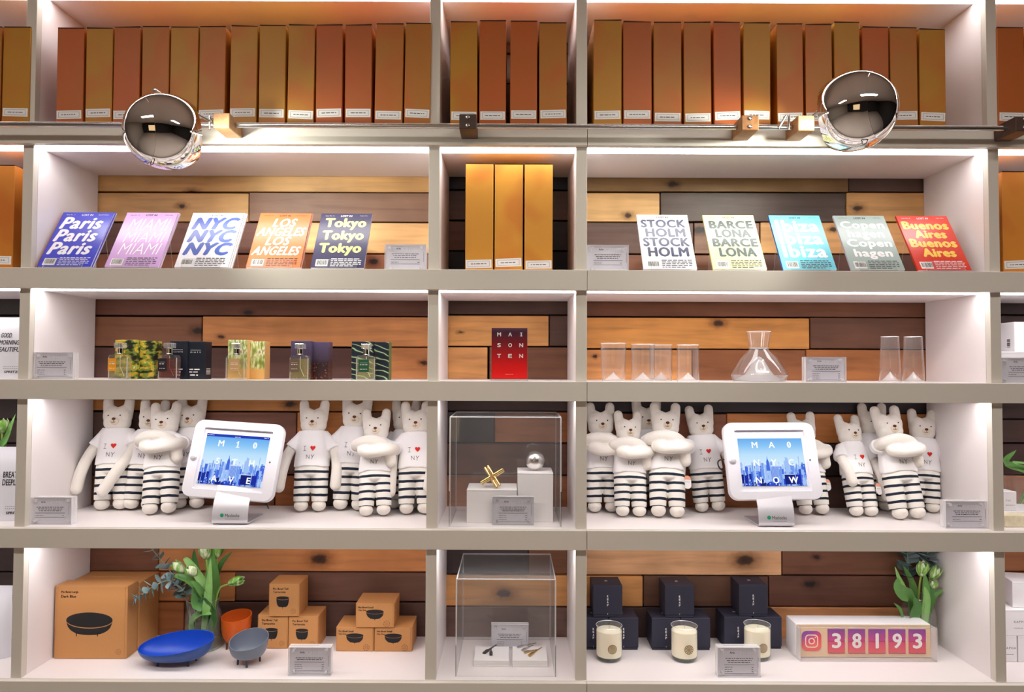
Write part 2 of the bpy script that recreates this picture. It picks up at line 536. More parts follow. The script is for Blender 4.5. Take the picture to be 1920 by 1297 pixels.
P(742, 771, (178, 812, (176, 114, 58), (545, 758, 8)))
P(772, 830, (178, 345, (84, 60, 50), None), (346, 556, (118, 72, 56), None), (557, 668, (190, 120, 66), None), (669, 812, (116, 76, 56), None))
P(831, 890, (178, 500, (84, 60, 52), None), (501, 812, (104, 66, 54), None))
P(891, 962, (178, 515, (126, 76, 50), None), (516, 606, (174, 102, 54), None), (607, 812, (72, 50, 42), None))
P(742, 771, (836, 1075, (62, 44, 40), None)); P(772, 830, (836, 926, (56, 48, 50), None), (927, 1075, (178, 108, 62), None))
P(831, 890, (836, 1075, (112, 72, 58), None)); P(891, 965, (836, 1075, (152, 92, 60), None))
P(745, 774, (1090, 1745, (46, 38, 42), None))
P(775, 831, (1090, 1362, (148, 90, 64), None), (1363, 1745, (200, 126, 70), None))
P(832, 892, (1090, 1480, (146, 86, 54), None), (1481, 1745, (54, 40, 40), None))
P(893, 965, (1090, 1470, (148, 90, 54), None), (1471, 1745, (80, 54, 46), None))
P(1015, 1071, (168, 297, (110, 68, 50), None), (298, 812, (196, 128, 76), (600, 1048, 13)))
P(1072, 1127, (168, 441, (178, 112, 66), None), (442, 812, (102, 68, 56), None))
P(1128, 1205, (168, 345, (166, 100, 58), None), (346, 812, (82, 56, 50), None))
P(1025, 1076, (836, 990, (62, 48, 48), None), (991, 1075, (126, 80, 54), None))
P(1077, 1136, (836, 1075, (218, 154, 92), (945, 1112, 11)))
P(1137, 1212, (836, 1075, (116, 84, 74), None))
P(1025, 1078, (1090, 1465, (224, 168, 122), (1396, 1050, 14)), (1466, 1745, (110, 68, 48), (1530, 1044, 5)))
P(1079, 1137, (1090, 1205, (214, 148, 86), None), (1206, 1440, (100, 66, 50), None), (1441, 1745, (98, 60, 46), (1520, 1095, 8)))
P(1138, 1210, (1090, 1440, (74, 50, 44), None), (1441, 1745, (202, 140, 92), None))
for (a_, b__) in ((322, 356), (357, 413), (414, 470), (471, 520)):
    P(a_, b__, (-160, 60, (44, 32, 30), None), (1745, 2080, (48, 36, 34), None))
for (a_, b__, c_) in ((556, 590, (36, 28, 28)), (591, 649, (52, 38, 34)), (650, 725, (58, 42, 36)), (742, 785, (48, 36, 34)), (786, 830, (60, 44, 38)), (831, 890, (52, 36, 34)), (891, 965, (60, 42, 36))):
    P(a_, b__, (-160, 60, c_, None), (1745, 2080, (c_[0] + 8, c_[1], c_[2]), None))
PLANKS[-1] = (891, 965, 1745, 2080, (156, 96, 58), None)
for (a_, b__, c_, d_) in ((1010, 1071, (50, 36, 32), (140, 84, 50)), (1072, 1127, (46, 32, 30), (152, 94, 56)), (1128, 1210, (150, 96, 56), (150, 92, 54))):
    P(a_, b__, (-160, 60, c_, None), (1745, 2080, d_, None))
for y0 in (-10, 46, 102, 158, 214):
    P(y0, y0 + 55, (-160, 812, (120, 80, 56), None), (836, 1075, (110, 72, 52), None), (1090, 2080, (124, 82, 58), None))
for (y0, y1, x0, x1, c_, kn_) in PLANKS:
    a_ = at((x0 + x1) / 2, y1, BACK); b_ = at((x0 + x1) / 2, y0, BACK)
    ya, yb = (y0 + y1) / 2, (y0 + y1) / 2
    mid = [(p_[0] + p_[1]) / 2 for p_ in POSTS]
    ends = {168: mid[1], 178: mid[1], 180: mid[1], 60: mid[1], 812: mid[2], 836: mid[2], 1075: mid[3], 1090: mid[3], 1740: mid[4], 1745: mid[4]}
    xa, xb = ends.get(x0, at(x0, ya, BACK).x) + 0.0008, ends.get(x1, at(x1, yb, BACK).x)
    h = (b_.z - a_.z) / 2 - 0.0016; hw = (xb - xa) / 2 - 0.0006
    px_ = random.uniform(0, 0.005)
    k = MB(WOOD); k.rbox(-hw, hw, 0, 0.03, -h, h, 0.0018, seg=1)
    o = k.build('plank', wall, ((xa + xb) / 2, BACK + 0.001 - px_, (a_.z + b_.z) / 2))
    o.color = tuple(min(1, q_ * f_) for q_, f_ in zip(S(*c_)[:3], (1.20, 1.30, 1.36))) + (1,)
    if kn_:
        kp = at(kn_[0], kn_[1], BACK)
        o['knot_x'] = kp.x - o.location.x; o['knot_z'] = kp.z - o.location.z; o['knot_r'] = kn_[2] * ps(BACK)
    else:
        o['knot_x'] = 9.0; o['knot_z'] = 9.0; o['knot_r'] = 0.001

# ------------------------------------------------------------------ shelving unit
unit = thing('shelving_unit', 'wide white built-in wall shelving with grey edges and lit compartments', 'shelving', (0, 0, 0))
GAPX = 0.0007
for (z0, z1) in BOARDS:
    k = MB(WHITE); k.box(XL, XR, 0.019, BACK - 0.0055, z0, z1); k.build('shelf_board', unit)
    k = MB(FASCIA); k.rbox(XL, SEAM - GAPX, 0, 0.018, z0, z1 - 0.0005, 0.0008, seg=1); k.build('edge_strip', unit)
    k = MB(FASCIA); k.rbox(SEAM + GAPX, XR, 0, 0.018, z0, z1 - 0.0005, 0.0008, seg=1); k.build('edge_strip', unit)
for (lo, hi) in zip(BOARDS[1:], BOARDS[:-1]):
    for (x0, x1) in POSTS:
        k = MB(FASCIA); k.rbox(x0, x1, 0.022, 0.045, lo[1], hi[0], 0.0007, seg=1); k.build('upright_edge', unit)
        k = MB(WHITE); k.box(x0 + 0.0005, x1 - 0.0005, 0.0462, BACK - 0.0055, lo[1], hi[0]); k.build('upright_panel', unit)
k = MB(FASCIA); k.box(XL, XR, 0.03, BACK, 0.08, G_BOT); k.build('base_panel', unit)
k = MB(MDARK); k.box(XL, XR, 0.06, BACK, 0, 0.08); k.build('toe_kick', unit)
LED = emis('led strip', (1.0, 0.95, 0.945, 1), LED_POWER)
for (z0, z1) in BOARDS[:-1]:
    for (p, q_) in zip(POSTS[:-1], POSTS[1:]):
        if q_[0] - p[1] < 0.1:
            continue
        k = MB(LED); k.box(p[1] + 0.002, q_[0] - 0.002, 0.024, 0.082, z0 - 0.0006, z0 - 0.0001); k.build('led_strip', unit)

# ------------------------------------------------------------------ rail with blocks, two chrome lamps
RY = -0.055
ra, rb_ = at(-60, 243, RY), at(1990, 246, RY)
zr = at(960, 237, RY).z
rail = thing('mounting_rail', 'long round steel rail running across the front of the shelf', 'rail', (0, RY, zr))
k = MB(STEEL); k.tube([(XL + 0.05, 0, 0), (XR - 0.05, 0, 0)], 0.0075, 16, STEEL); k.build('bar', rail, smooth=40); MATS['brushed steel'].node_tree.nodes['Principled BSDF'].inputs['Base Color'].default_value = (.58, .56, .54, 1)


def block(parent, px, base, M_, ww=0.05, d0=-0.098, d1=0.0, hh=0.044, screws=True):
    """wooden clamp block with the rail through it and its back end on the shelf edge"""
    x = at(px, 240, d0).x - base.x
    y0, y1 = d0 - base.y, d1 - base.y - 0.0005
    k = MB(M_)
    c_ = 0.004
    k.rbox(x - ww / 2, x + ww / 2, y0, y1, -hh / 2, hh / 2, c_ / 2, M_, seg=1)
    o = k.build('clamp_block', parent, (0, 0, 0))
    if screws:
        for dz_ in (-0.012, 0.012):
            k = MB(STEEL)
            k.M = Matrix.Translation((x, y0 - 0.0002, dz_)) @ Matrix.Rotation(PI / 2, 4, 'X')
            k.lathe([(0, -0.0), (0.0055, 0), (0.0055, 0.002), (0.003, 0.0025), (0.0028, 0.001), (0, 0.001)], 12)
            k.build('screw', o, smooth=30)
    return o


base = Vector((0, RY, zr))
block(rail, 877, base, WALNUT)
block(rail, 1407, base, OAKD)
block(rail, 1921, base, WALNUT)

SHADEIN = mat('white lamp inside', S(240, 238, 230), 0.5)


def lamp(label, cpx, cpy, Y, R, tgt, blk, tip, bw):
    c_ = at(cpx, cpy, Y); tg = at(tgt[0], tgt[1], 0.0)
    t = thing('chrome_lamp', label, 'lamp', c_)
    aim = at(tgt[0], 262, 0.0)
    rot = (c_ - aim).normalized().to_track_quat('Z', 'Y').to_matrix().to_4x4()
    srot = (c_ - tg).normalized().to_track_quat('Z', 'Y').to_matrix().to_4x4()
    prof = [(0, R * 0.98)]
    for i in range(1, 13):                      # flatter front dome up to a crease, then a rounded skirt
        a_ = math.radians(i * 5.0); prof.append((R * 1.02 * math.sin(a_), R * 0.98 - R * 1.06 * (1 - math.cos(a_))))
    r0, z0 = prof[-1]
    prof.append((r0 + 0.0012, z0 - 0.0002)); prof.append((r0 + 0.002, z0 - 0.002))
    for i in range(1, 15):
        u = i / 14; a_ = math.radians(60 + u * 66); prof.append((R * 1.045 * math.sin(a_) + (r0 + .002 - R * 1.045 * math.sin(math.radians(60))) * (1 - u), z0 - .002 - (R * 1.12) * (math.cos(math.radians(60)) - math.cos(a_))))
    k = MB(CHROME); k.M = rot; k.lathe(prof, 56); k.build('shade', t, smooth=25)
    k = MB(SHADEIN); k.M = rot; k.lathe([(max(0, r - 0.003), z - 0.003) for r, z in prof][:-1] + [(prof[-1][0] - 0.0005, prof[-1][1])], 40); k.build('shade_lining', t, smooth=40)
    k = MB(emis('bulb glow', (1.0, 1.0, 0.94, 1), 6.0)); k.M = rot; k.ball((0, 0, -0.01), 0.022, m=None); k.build('bulb', t, smooth=60)
    k = MB(MDARK); k.M = rot; k.lathe([(0, 0.05), (0.018, 0.05), (0.018, 0.01), (0, 0.01)], 16); k.build('socket', t, smooth=40)
    # arm: straight rod from the block up behind the shade to a hooked tip
    p0 = at(blk[0], blk[1], -0.062) - c_; p1 = at(tip[0], tip[1], Y + 0.035) - c_
    d_ = (p1 - p0).normalized()
    k = MB(STEEL); k.tube([p0, p0.lerp(p1, 0.5), p1 - d_ * 0.008, p1 + Vector((0, -0.007, 0.001)), p1 + Vector((0, -0.014, -0.004))], 0.0042, 10); k.build('arm', t, smooth=40)
    # wire clip at the lower rim
    k = MB(INK); q0 = rot @ Vector((0, 0, -0.0)) + Vector((0, -0.035, -R * 0.93))
    k.tube([q0 + Vector(p) for p in ((-0.006, 0, 0.012), (-0.004, -0.006, 0.022), (0.003, -0.008, 0.02), (0.004, -0.008, 0.004), (0.0, -0.006, -0.008), (-0.008, -0.004, -0.012), (-0.01, -0.002, -0.006), (-0.006, 0, 0.004))], 0.0011, 6)
    k.build('wire_clip', t, smooth=50)
    bo = block(t, bw[0], c_ - Vector((0, 0, zr - c_.z)) * 0 + Vector((0, 0, 0)), bw[1], ww=0.048, screws=False)
    bo.location = (0, 0, zr - c_.z)
    sp = bpy.data.lights.new('lamp_bulb', 'SPOT'); sp.energy = SPOT_POWER; sp.spot_size = math.radians(138); sp.spot_blend = 1.0
    sp.shadow_soft_size = 0.02; sp.color = (0.97, 1.0, 0.9)
    so = bpy.data.objects.new('lamp_bulb_light', sp); COL.objects.link(so); so.parent = t
    so.matrix_local = Matrix.Translation(rot @ Vector((0, 0, -0.04))) @ srot
    return t


lampA = lamp('chrome dome lamp on the left, arm fixed to a pale oak block', 303, 247, -0.23, 0.098, (525, 400), (413, 238), (293, 171), (415, BLOCK))
lampB = lamp('chrome dome lamp on the right, arm fixed to a stained oak block', 1610, 207, -0.23, 0.102, (1385, 400), (1503, 238), (1605, 139), (1512, OAKD))
for (lp, pts) in ((lampA, ((393, 243), (393, 217), (396, 222), (404, 240))), (lampB, ((1479, 243), (1479, 216), (1474, 217), (1460, 240)))):
    k = MB(STEEL); k.tube([at(x, y, -0.085) - lp.location for x, y in pts], 0.0036, 8); k.build('bent_rod', lp, smooth=50)
# ------------------------------------------------------------------ cardboard file boxes
GOLD, OCHRE, RUST = S(184, 126, 24), S(178, 112, 32), S(180, 92, 26)
FLAP = mat('dark box slot', S(70, 36, 26), 0.8)


def file_box(label, x0, x1, ytop, z, Y, tone, ymid, group, depth=0.26, lean=None):
    xa, xb = at(x0, ymid, Y).x, at(x1, ymid, Y).x
    h = at((x0 + x1) / 2, ytop, Y).z - z; wd = xb - xa
    t = thing('file_box', label, 'box', ((xa + xb) / 2, Y, z + 0.0004), (0, math.radians(random.uniform(-0.25, 0.25) if lean is None else lean), 0), group)
    hw = wd / 2 - 0.0012
    k = MB(BOXCARD); k.rbox(-hw, hw, 0, depth, 0, h - 0.004, 0.0015, seg=1)
    o = k.build('body', t); o.color = tone
    a_ = random.uniform(-0.003, 0.003)
    k = MB(FLAP); k.add([(-hw * .98, 0.001, h - 0.0045), (hw * .98, 0.001, h - 0.0045), (hw * .98, depth, h - 0.0045), (-hw * .98, depth, h - 0.0045),
                         (-hw * .98, -0.001, h - 0.002 + a_ * .5), (hw * .98, -0.001, h - 0.002 - a_ * .5), (hw * .98, depth, h), (-hw * .98, depth, h)],
                        [(0, 1, 5, 4), (1, 2, 6, 5), (3, 0, 4, 7), (3, 2, 1, 0)])
    k.add([(-hw * .98, -0.001, h - 0.002 + a_ * .5), (hw * .98, -0.001, h - 0.002 - a_ * .5), (hw * .98, depth, h), (-hw * .98, depth, h), (hw * .98, depth, h - .0045), (-hw * .98, depth, h - .0045)], [(0, 1, 2, 3), (3, 2, 4, 5)], BOXCARD)
    k.build('top_flap', t).color = tone
    lw_, lh = wd * 0.90, 0.026
    k = MB(PAPER); k.box(-lw_ / 2, lw_ / 2, -0.0006, 0, 0, lh)
    lz = random.uniform(0.012, 0.022)
    lb = k.build('paper_label', t, (random.uniform(-0.001, 0.001), 0, lz), (0, math.radians(random.uniform(-2.2, 2.2)), 0))
    k = MB(INKG); e = 0.0007; i0, i1, j0, j1 = -lw_ * .42, lw_ * .42, lh * .17, lh * .83
    for q_ in ((i0, i1, j0, j0 + e), (i0, i1, j1 - e, j1), (i0, i0 + e, j0, j1), (i1 - e, i1, j0, j1)):
        k.quad(*q_, -0.0009)
    k.scribble(-lw_ * .3, lw_ * .3, lh * .5, 0.0026, -0.0009, INK)
    k.build('lettering', lb)
    return t


TONE = {'g': GOLD, 'o': OCHRE, 'r': RUST}
NAMES = {'g': 'golden', 'o': 'ochre', 'r': 'rust brown'}
LEFT = [(106, 157.5, 51, 'r'), (160.5, 211.5, 51, 'g'), (212, 262.5, 49, 'r'), (265.5, 317.5, 48, 'o'), (318, 371, 49, 'g'), (372, 423, 48, 'o'), (430.5, 482, 47, 'g'),
        (485, 536, 46, 'g'), (538.5, 589.5, 45, 'g'), (592, 643, 45, 'r'), (646.5, 698, 45, 'r'), (702, 755.5, 43, 'o'), (757.5, 807.5, 42, 'o')]
MID = [(844, 896, 39, 'g'), (898, 949.5, 37, 'r'), (956, 1008, 38, 'r'), (1010.5, 1063.5, 41, 'o')]
RIGHT = [(1112, 1166, 36, 'g'), (1168, 1222.5, 39, 'r'), (1225, 1278.5, 40, 'o'), (1282, 1334.5, 40, 'o'), (1338, 1390, 40, 'r'), (1393, 1445, 41, 'g'), (1456.5, 1507, 43, 'o'),
         (1510, 1561, 44, 'o'), (1564.5, 1614, 40, 'g'), (1616.5, 1667, 49, 'r'), (1669.5, 1721.5, 50, 'o'), (1723.5, 1773.5, 53, 'g')]
for lst, where in ((LEFT, 'wide left bay'), (MID, 'narrow middle bay'), (RIGHT, 'wide right bay')):
    for i, (x0, x1, yt, c_) in enumerate(lst):
        file_box('%s cardboard file box, %s from the left on top shelf, %s' % (NAMES[c_], NTH[i + 1], where), x0, x1, yt, B_TOP, 0.014 + 0.003 * random.random(), TONE[c_], 140,
                 'file boxes on the top shelf, ' + where, lean={8: 0.3, 11: 0.5, 12: 0.5}.get(i) if lst is LEFT else None)
for i, (x0, x1, c_) in enumerate(((-50, 2, 'o'), (4, 56, 'g'))):
    file_box(('cardboard file box cut by left photo edge on the top shelf', 'golden file box beside the leftmost upright on the top shelf')[i], x0, x1, 49, B_TOP, 0.016, TONE[c_], 140, 'file boxes on the top shelf, end bays')
file_box('rust brown file box right of the rightmost upright on the top shelf', 1870.5, 1922, 50, B_TOP, 0.016, RUST, 140, 'file boxes on the top shelf, end bays')
file_box('cardboard file box cut by right photo edge on the top shelf', 1926, 1978, 50, B_TOP, 0.016, GOLD, 140, 'file boxes on the top shelf, end bays')
for i, (x0, x1, n_) in enumerate(((872, 925.5, 'left'), (927, 981, 'middle'), (983, 1037, 'right'))):
    file_box('%s of three bright golden file boxes on the second shelf' % n_, x0, x1, 305 + (i > 0), C_TOP, 0.078, S(216, 150, 46), 400, 'three file boxes on the second shelf', 0.25, 0.0)
file_box('amber file box left of the magazines at the left photo edge', -32, 26, 308, C_TOP, 0.05, S(206, 126, 34), 400, 'file boxes of the second shelf ends')
file_box('amber file box right of the magazines at the right photo edge', 1879, 1936, 320, C_TOP, 0.05, S(216, 138, 48), 400, 'file boxes of the second shelf ends')

# ------------------------------------------------------------------ acrylic sign holders
def sign(label, cx_, Y, z, wd=0.13, h=0.086, d=0.03, rows=1, yaw=0.0, lines=3, bay=None):
    x = at(cx_, 700 if bay is None else bay, Y).x
    t = thing('price_sign', label, 'sign', (x, Y, z + 0.0003), (0, 0, yaw), 'acrylic price signs on the shelves')
    hw = wd / 2
    for nm, y0, y1 in (('front_block', 0, d * .46), ('back_block', d * .54, d)):
        k = MB(ACRYLB, EDGE); k.box(-hw, hw, y0, y1, 0, h, ACRYLB, EDGE); k.build(nm, t)
    k = MB(CARDG); k.box(-hw * .985, hw * .985, d * .465, d * .535, h * .015, h * .985); cd_ = k.build('card', t)
    y = d * .46 - 0.0001
    yy = -0.0003
    k = MB(INK)
    k.text('Arlo', -wd * .22, None, h * .80, h * .865, yy, INK, bold=0.03)
    for i in range(3):
        for j in range(3):
            k.quad(wd * (.07 + .05 * i), wd * (.07 + .05 * i) + 0.0012, h * (.77 + .055 * j), h * (.77 + .055 * j) + 0.0012, yy, INKG)
    k.quad(-wd * .02, -wd * .02 + 0.0012, h * .82, h * .84, yy, INKG)
    for i in range(lines):
        e = wd * (.32 - .03 * (i % 3)); k.scribble(-e, e, h * (.64 - .065 * i), 0.0022, yy, INK)
    zl = h * (.64 - .065 * lines) - 0.002
    k.quad(-wd * .35, wd * .35, zl, zl + 0.0011, yy, INK)
    for i in range(rows):
        zz_ = zl - 0.007 - 0.0065 * i
        k.scribble(-wd * .34, -wd * .16, zz_, 0.002, yy, INKG); k.scribble(wd * .29, wd * .345, zz_, 0.002, yy, INK)
    zb = zl - 0.007 - 0.0065 * rows
    k.quad(-wd * .35, wd * .35, zb, zb + 0.0011, yy, INK)
    k.quad(wd * .44, wd * .447, h * .35, h * .72, yy, INKG)
    k.build('lettering', t)
    for sx_ in (-1, 1):
        for sz in (.13, .87):
            k = MB(GLASSB); k.M = Matrix.Translation((sx_ * hw * .76, -0.001, h * sz)) @ Matrix.Rotation(-PI / 2, 4, 'X')
            k.lathe([(0, 0), (0.0042, 0.0), (0.0048, 0.001), (0.0048, d + 0.001), (0.0042, d + 0.002), (0, d + 0.002)], 12); k.build('bolt', t, smooth=40)
    return t


sign('acrylic price sign right of the navy magazine, second shelf', 760, 0.06, C_TOP, rows=1, bay=480)
sign('acrylic price sign left of the white and black magazine, second shelf', 1140, 0.06, C_TOP, rows=1, bay=480)
sign('acrylic price sign left of the perfume bottles, against white side panel', 97, 0.04, D_TOP, rows=3, h=0.082, bay=690)
sign('acrylic price sign between the carafe and tall glasses', 1549, 0.05, D_TOP, rows=3, h=0.078, wd=0.126, bay=690)
sign('acrylic price sign before white boxes at the right photo edge', 1918, 0.03, D_TOP, rows=1, h=0.078, bay=690)
sign('acrylic price sign in the left corner by the bears', 94, 0.05, E_TOP, rows=1, h=0.083, bay=960)
sign('acrylic price sign in the right corner by the bears', 1813, 0.05, E_TOP, rows=1, h=0.083, bay=960)
sign('acrylic price sign inside the clear case with gold ornament', 962, 0.066, E_TOP, rows=3, h=0.088, wd=0.128, d=0.02, bay=960)
sign('acrylic price sign before the small kraft boxes, bottom shelf', 580, 0.042, G_TOP, rows=3, h=0.086, lines=2, bay=1240)
sign('acrylic price sign before the third candle, bottom shelf', 1386, 0.045, G_TOP, rows=3, h=0.09, bay=1240)
sign('acrylic price sign inside the clear case with hair clips', 956, 0.245, G_TOP, rows=3, h=0.086, wd=0.125, d=0.024, bay=1200)

# ------------------------------------------------------------------ city guides on acrylic stands
LEAN = math.radians(33)


def guide(label, cx_, bg, lines, ink, head, n_back=0, spine=None, code='l', body=None, texts=None, yaw=0.0, Y=0.032, city=''):
    x = at(cx_, 503, Y).x
    W, H, T = 0.165, 0.232, 0.0065
    # stand: base, back rest and front lip bent from one sheet
    st = thing('acrylic_stand', 'clear acrylic stand holding the %s guide' % city, 'stand', (x, Y, C_TOP + 0.0004), (0, 0, yaw), 'acrylic stands under the city guides')
    k = MB(ACRYL, EDGE)
    c_, s_ = math.cos(LEAN), math.sin(LEAN); th = 0.003; dep = 0.012 + T * (n_back + 1)
    hw = W * .36
    def sheet(p, q_, nrm):
        (ya, za), (yb, zb) = p, q_
        vs = [(sx_ * hw, y + o_ * nrm[0], z + o_ * nrm[1]) for sx_ in (-1, 1) for (y, z) in (p, q_) for o_ in (0, th)]
        k.add(vs, [(0, 4, 6, 2), (1, 3, 7, 5)], ACRYL); k.add(vs, [(0, 1, 5, 4), (2, 6, 7, 3), (0, 2, 3, 1), (4, 5, 7, 6)], EDGE)
    o0 = (dep * c_ + 0.002, -dep * s_ + 0.0145)
    sheet((-0.004, 0.0), (0.15, 0.0), (0, 1))
    sheet((-0.009, 0.0005), (-0.009 + 0.040 * s_, 0.0005 + 0.040 * c_), (-c_ * .6, s_ * .6))
    sheet((o0[0] + 0.004, 0.004), (o0[0] + 0.004 + 0.16 * s_, 0.004 + 0.16 * c_), (c_, -s_))
    sheet((o0[0] + 0.004 + 0.16 * s_ + 0.002, 0.0 + 0.16 * c_), (0.149, 0.003), (1, 0))
    k.build('holder', st)
    for b_ in range(n_back, -1, -1):
        off = (T + 0.0012) * b_
        lab = label if b_ == 0 else 'spare copy %s%s guide' % (('directly behind the front ', 'at the very back behind the ')[b_ - 1], city)
        t = thing('city_guide', lab, 'magazine', (x + 0.0035 * b_ * (1 if x < 0 else -1), Y + off * c_, C_TOP + 0.0075 + (0.0135 - off * s_ if b_ else 0.0) * (1 if b_ else 0)), (-LEAN, 0, yaw), 'city guide magazines on the second shelf')
        if b_:
            t.location.z = C_TOP + 0.0075 + 0.0006; 
        k = MB(bg, PAPER); k.box(-W / 2, W / 2, 0, 0.0006, 0, H); k.box(-W / 2, W / 2, T - .0006, T, 0, H); k.build('cover', t)
        k = MB(mat('magazine pages', S(226, 222, 224), 0.8)); k.box(-W / 2 + .0012, W / 2 - .0004, 0.0006, T - .0006, 0.0008, H - .0008); k.build('pages', t)
        k = MB(spine or bg); k.box(-W / 2 - .0004, -W / 2 + .0008, 0, T, 0, H); k.build('spine', t)
        if b_:
            continue
        y = -0.0004
        X = lambda u: -W / 2 + W * u
        Zv = lambda v: H * v
        k = MB(head)
        k.text('LOST iN', X(.5), None, Zv(.935), Zv(.966), y, head, bold=0.035, align='c')
        k.text(texts[0], X(.09), None, Zv(.945), Zv(.962), y, head); k.text(texts[1], X(.92), None, Zv(.945), Zv(.962), y, head, align='r')
        k.build('masthead', t)
        k = MB(ink)
        for (s, u0, u1, v0, v1, bold, shear) in lines:
            k.text(s, X(u0), X(u1), Zv(v0), Zv(v1), y, ink, bold=bold, shear=shear, spacing=1.09 if bold > .02 else 1.0)
        k.build('title_lettering', t)
        k = MB(PAPER); k.quad(X(.08), X(.31), Zv(.025), Zv(.145), y); k.build('barcode_panel', t)
        k = MB(INK); u = .10
        rr = random.Random(len(label))
        while u < .29:
            e = rr.choice((.004, .007, .011)); k.quad(X(u), X(u + e), Zv(.05), Zv(.13), y - .0002); u += e + rr.choice((.005, .008))
        k.build('barcode', t)
        k = MB(body or head)
        for i in range(5):
            k.scribble(X(.36), X(.93 if i < 4 else .8), Zv(.155 - .031 * i), 0.0036, y)
        k.build('small_print', t)


def cm(n, *c_):
    return mat(n, S(*c_), 0.35, coat=0.5)


def three(s, u0, u1, bold, shear, rows, du=0.0):
    return [(s, u0 + du * i, u1 + du * i, v0, v1, bold, shear) for i, (v0, v1) in enumerate(rows)]


R3 = ((.69, .90), (.455, .665), (.22, .43))
TW = cm('cover white ink', 246, 244, 246)
guide('royal blue city guide titled Paris three times in white', 119, cm('cover blue', 54, 62, 196), three('Paris', .10, .86, .055, .18, R3), TW, TW, 1, mat('red spine', S(190, 30, 60), .4), texts=('Issue No. 11', 'Second edition'), city='Paris')
guide('lilac city guide titled MIAMI in thin white capitals', 246, cm('cover lilac', 208, 164, 222), three('MIAMI', .16, .90, -.012, .14, ((.66, .88), (.44, .63), (.22, .42))), TW, INK, 1, texts=('Issue No. 12', 'English edition'), city='Miami')
guide('white city guide titled NYC in heavy blue italics', 377, cm('cover white', 236, 236, 242), three('NYC', .12, .92, .08, .24, R3), cm('cover blue ink', 52, 84, 178), INK, 2, texts=('Issue No. 10', 'Second edition'), city='NYC')
guide('orange city guide titled LOS ANGELES in white brush capitals', 511, cm('cover orange', 218, 110, 52),
      [('LOS', .32, .74, .74, .89, .04, .22), ('ANGELES', .06, .95, .57, .72, .035, .22), ('LOS', .27, .70, .40, .55, .04, .22), ('ANGELES', .06, .93, .22, .37, .035, .22)], TW, INK, 1, texts=('Issue No. 15', 'Second edition'), city='Los Angeles')
guide('navy city guide titled Tokyo in chunky lime letters', 632, cm('cover navy', 50, 46, 84), three('Tokyo', .12, .90, .055, .0, R3, -.01), cm('cover lime ink', 222, 232, 140), TW, 0, texts=('Issue No. 16', 'English edition'), city='Tokyo')
guide('white city guide titled STOCK HOLM in dark grey capitals', 1257, cm('cover pale', 236, 234, 244),
      [('STOCK', .07, .92, .76, .90, .055, 0), ('HOLM', .14, .89, .585, .735, .055, 0), ('STOCK', .07, .94, .41, .56, .055, 0), ('HOLM', .14, .89, .225, .385, .055, 0)], cm('cover slate ink', 66, 70, 96), INK, 0, texts=('Issue No. 17', 'English edition'), city='Stockholm')
guide('pale yellow city guide titled BARCE LONA in dark green capitals', 1388, cm('cover yellow', 240, 236, 164),
      [('BARCE', .10, .93, .745, .885, .07, 0), ('LONA', .19, .85, .58, .72, .065, 0), ('BARCE', .10, .94, .41, .55, .07, 0), ('LONA', .19, .87, .23, .38, .065, 0)], cm('cover green ink', 70, 84, 84), INK, 0, texts=('Issue No. 9', 'Second edition'), city='Barcelona')
guide('turquoise city guide titled Ibiza three times in white', 1519, cm('cover turquoise', 108, 206, 226), three('Ibiza', .10, .90, .055, 0, R3), TW, INK, 0, mat('blue spine', S(40, 110, 200), .4), texts=('Issue No. 8', 'English edition'), city='Ibiza', body=INK)
guide('grey green city guide titled Copen hagen in white', 1647, cm('cover sage', 158, 176, 170),
      [('Copen', .09, .92, .72, .885, .05, 0), ('hagen', .17, .85, .545, .72, .05, 0), ('Copen', .10, .93, .375, .545, .05, 0), ('hagen', .17, .87, .195, .365, .05, 0)], TW, INK, 0, mat('grey spine', S(190, 190, 200), .4), texts=('Issue No. 13', 'English edition'), city='Copenhagen')
guide('red city guide titled Buenos Aires in yellow slab letters', 1772, cm('cover red', 216, 50, 24),
      [('Buenos', .06, .92, .745, .885, .085, 0), ('Aires', .23, .81, .58, .72, .085, 0), ('Buenos', .07, .93, .415, .555, .085, 0), ('Aires', .23, .83, .24, .38, .085, 0)], cm('cover yellow ink', 248, 206, 90), TW, 0, texts=('Issue No. 18', 'English edition'), city='Buenos Aires', body=TW)
# ------------------------------------------------------------------ third shelf: perfumes
def art(name, build):
    m_, nt_, b_, N_, L_ = nodes_mat(name)
    tc_ = N_('ShaderNodeTexCoord'); b_.inputs['Roughness'].default_value = 0.35
    L_(build(nt_, N_, L_, tc_.outputs['Object']), b_.inputs['Base Color'])
    return m_


def a_camo(nt, N, L, co):
    mp = N('ShaderNodeMapping'); mp.inputs['Scale'].default_value = (24, 24, 66); L(co, mp.inputs[0])
    n = N('ShaderNodeTexNoise'); n.inputs['Scale'].default_value = 1.0; n.inputs['Detail'].default_value = 3; L(mp.outputs[0], n.inputs['Vector'])
    r = ramp(nt, [(.0, S(30, 34, 24)), (.40, S(60, 64, 36)), (.45, S(120, 140, 54)), (.52, S(226, 166, 48)), (.57, S(150, 178, 74)), (.64, S(240, 236, 214)), (.7, S(110, 130, 50))], 'CONSTANT'); L(n.outputs['Fac'], r.inputs[0])
    return r.outputs[0]


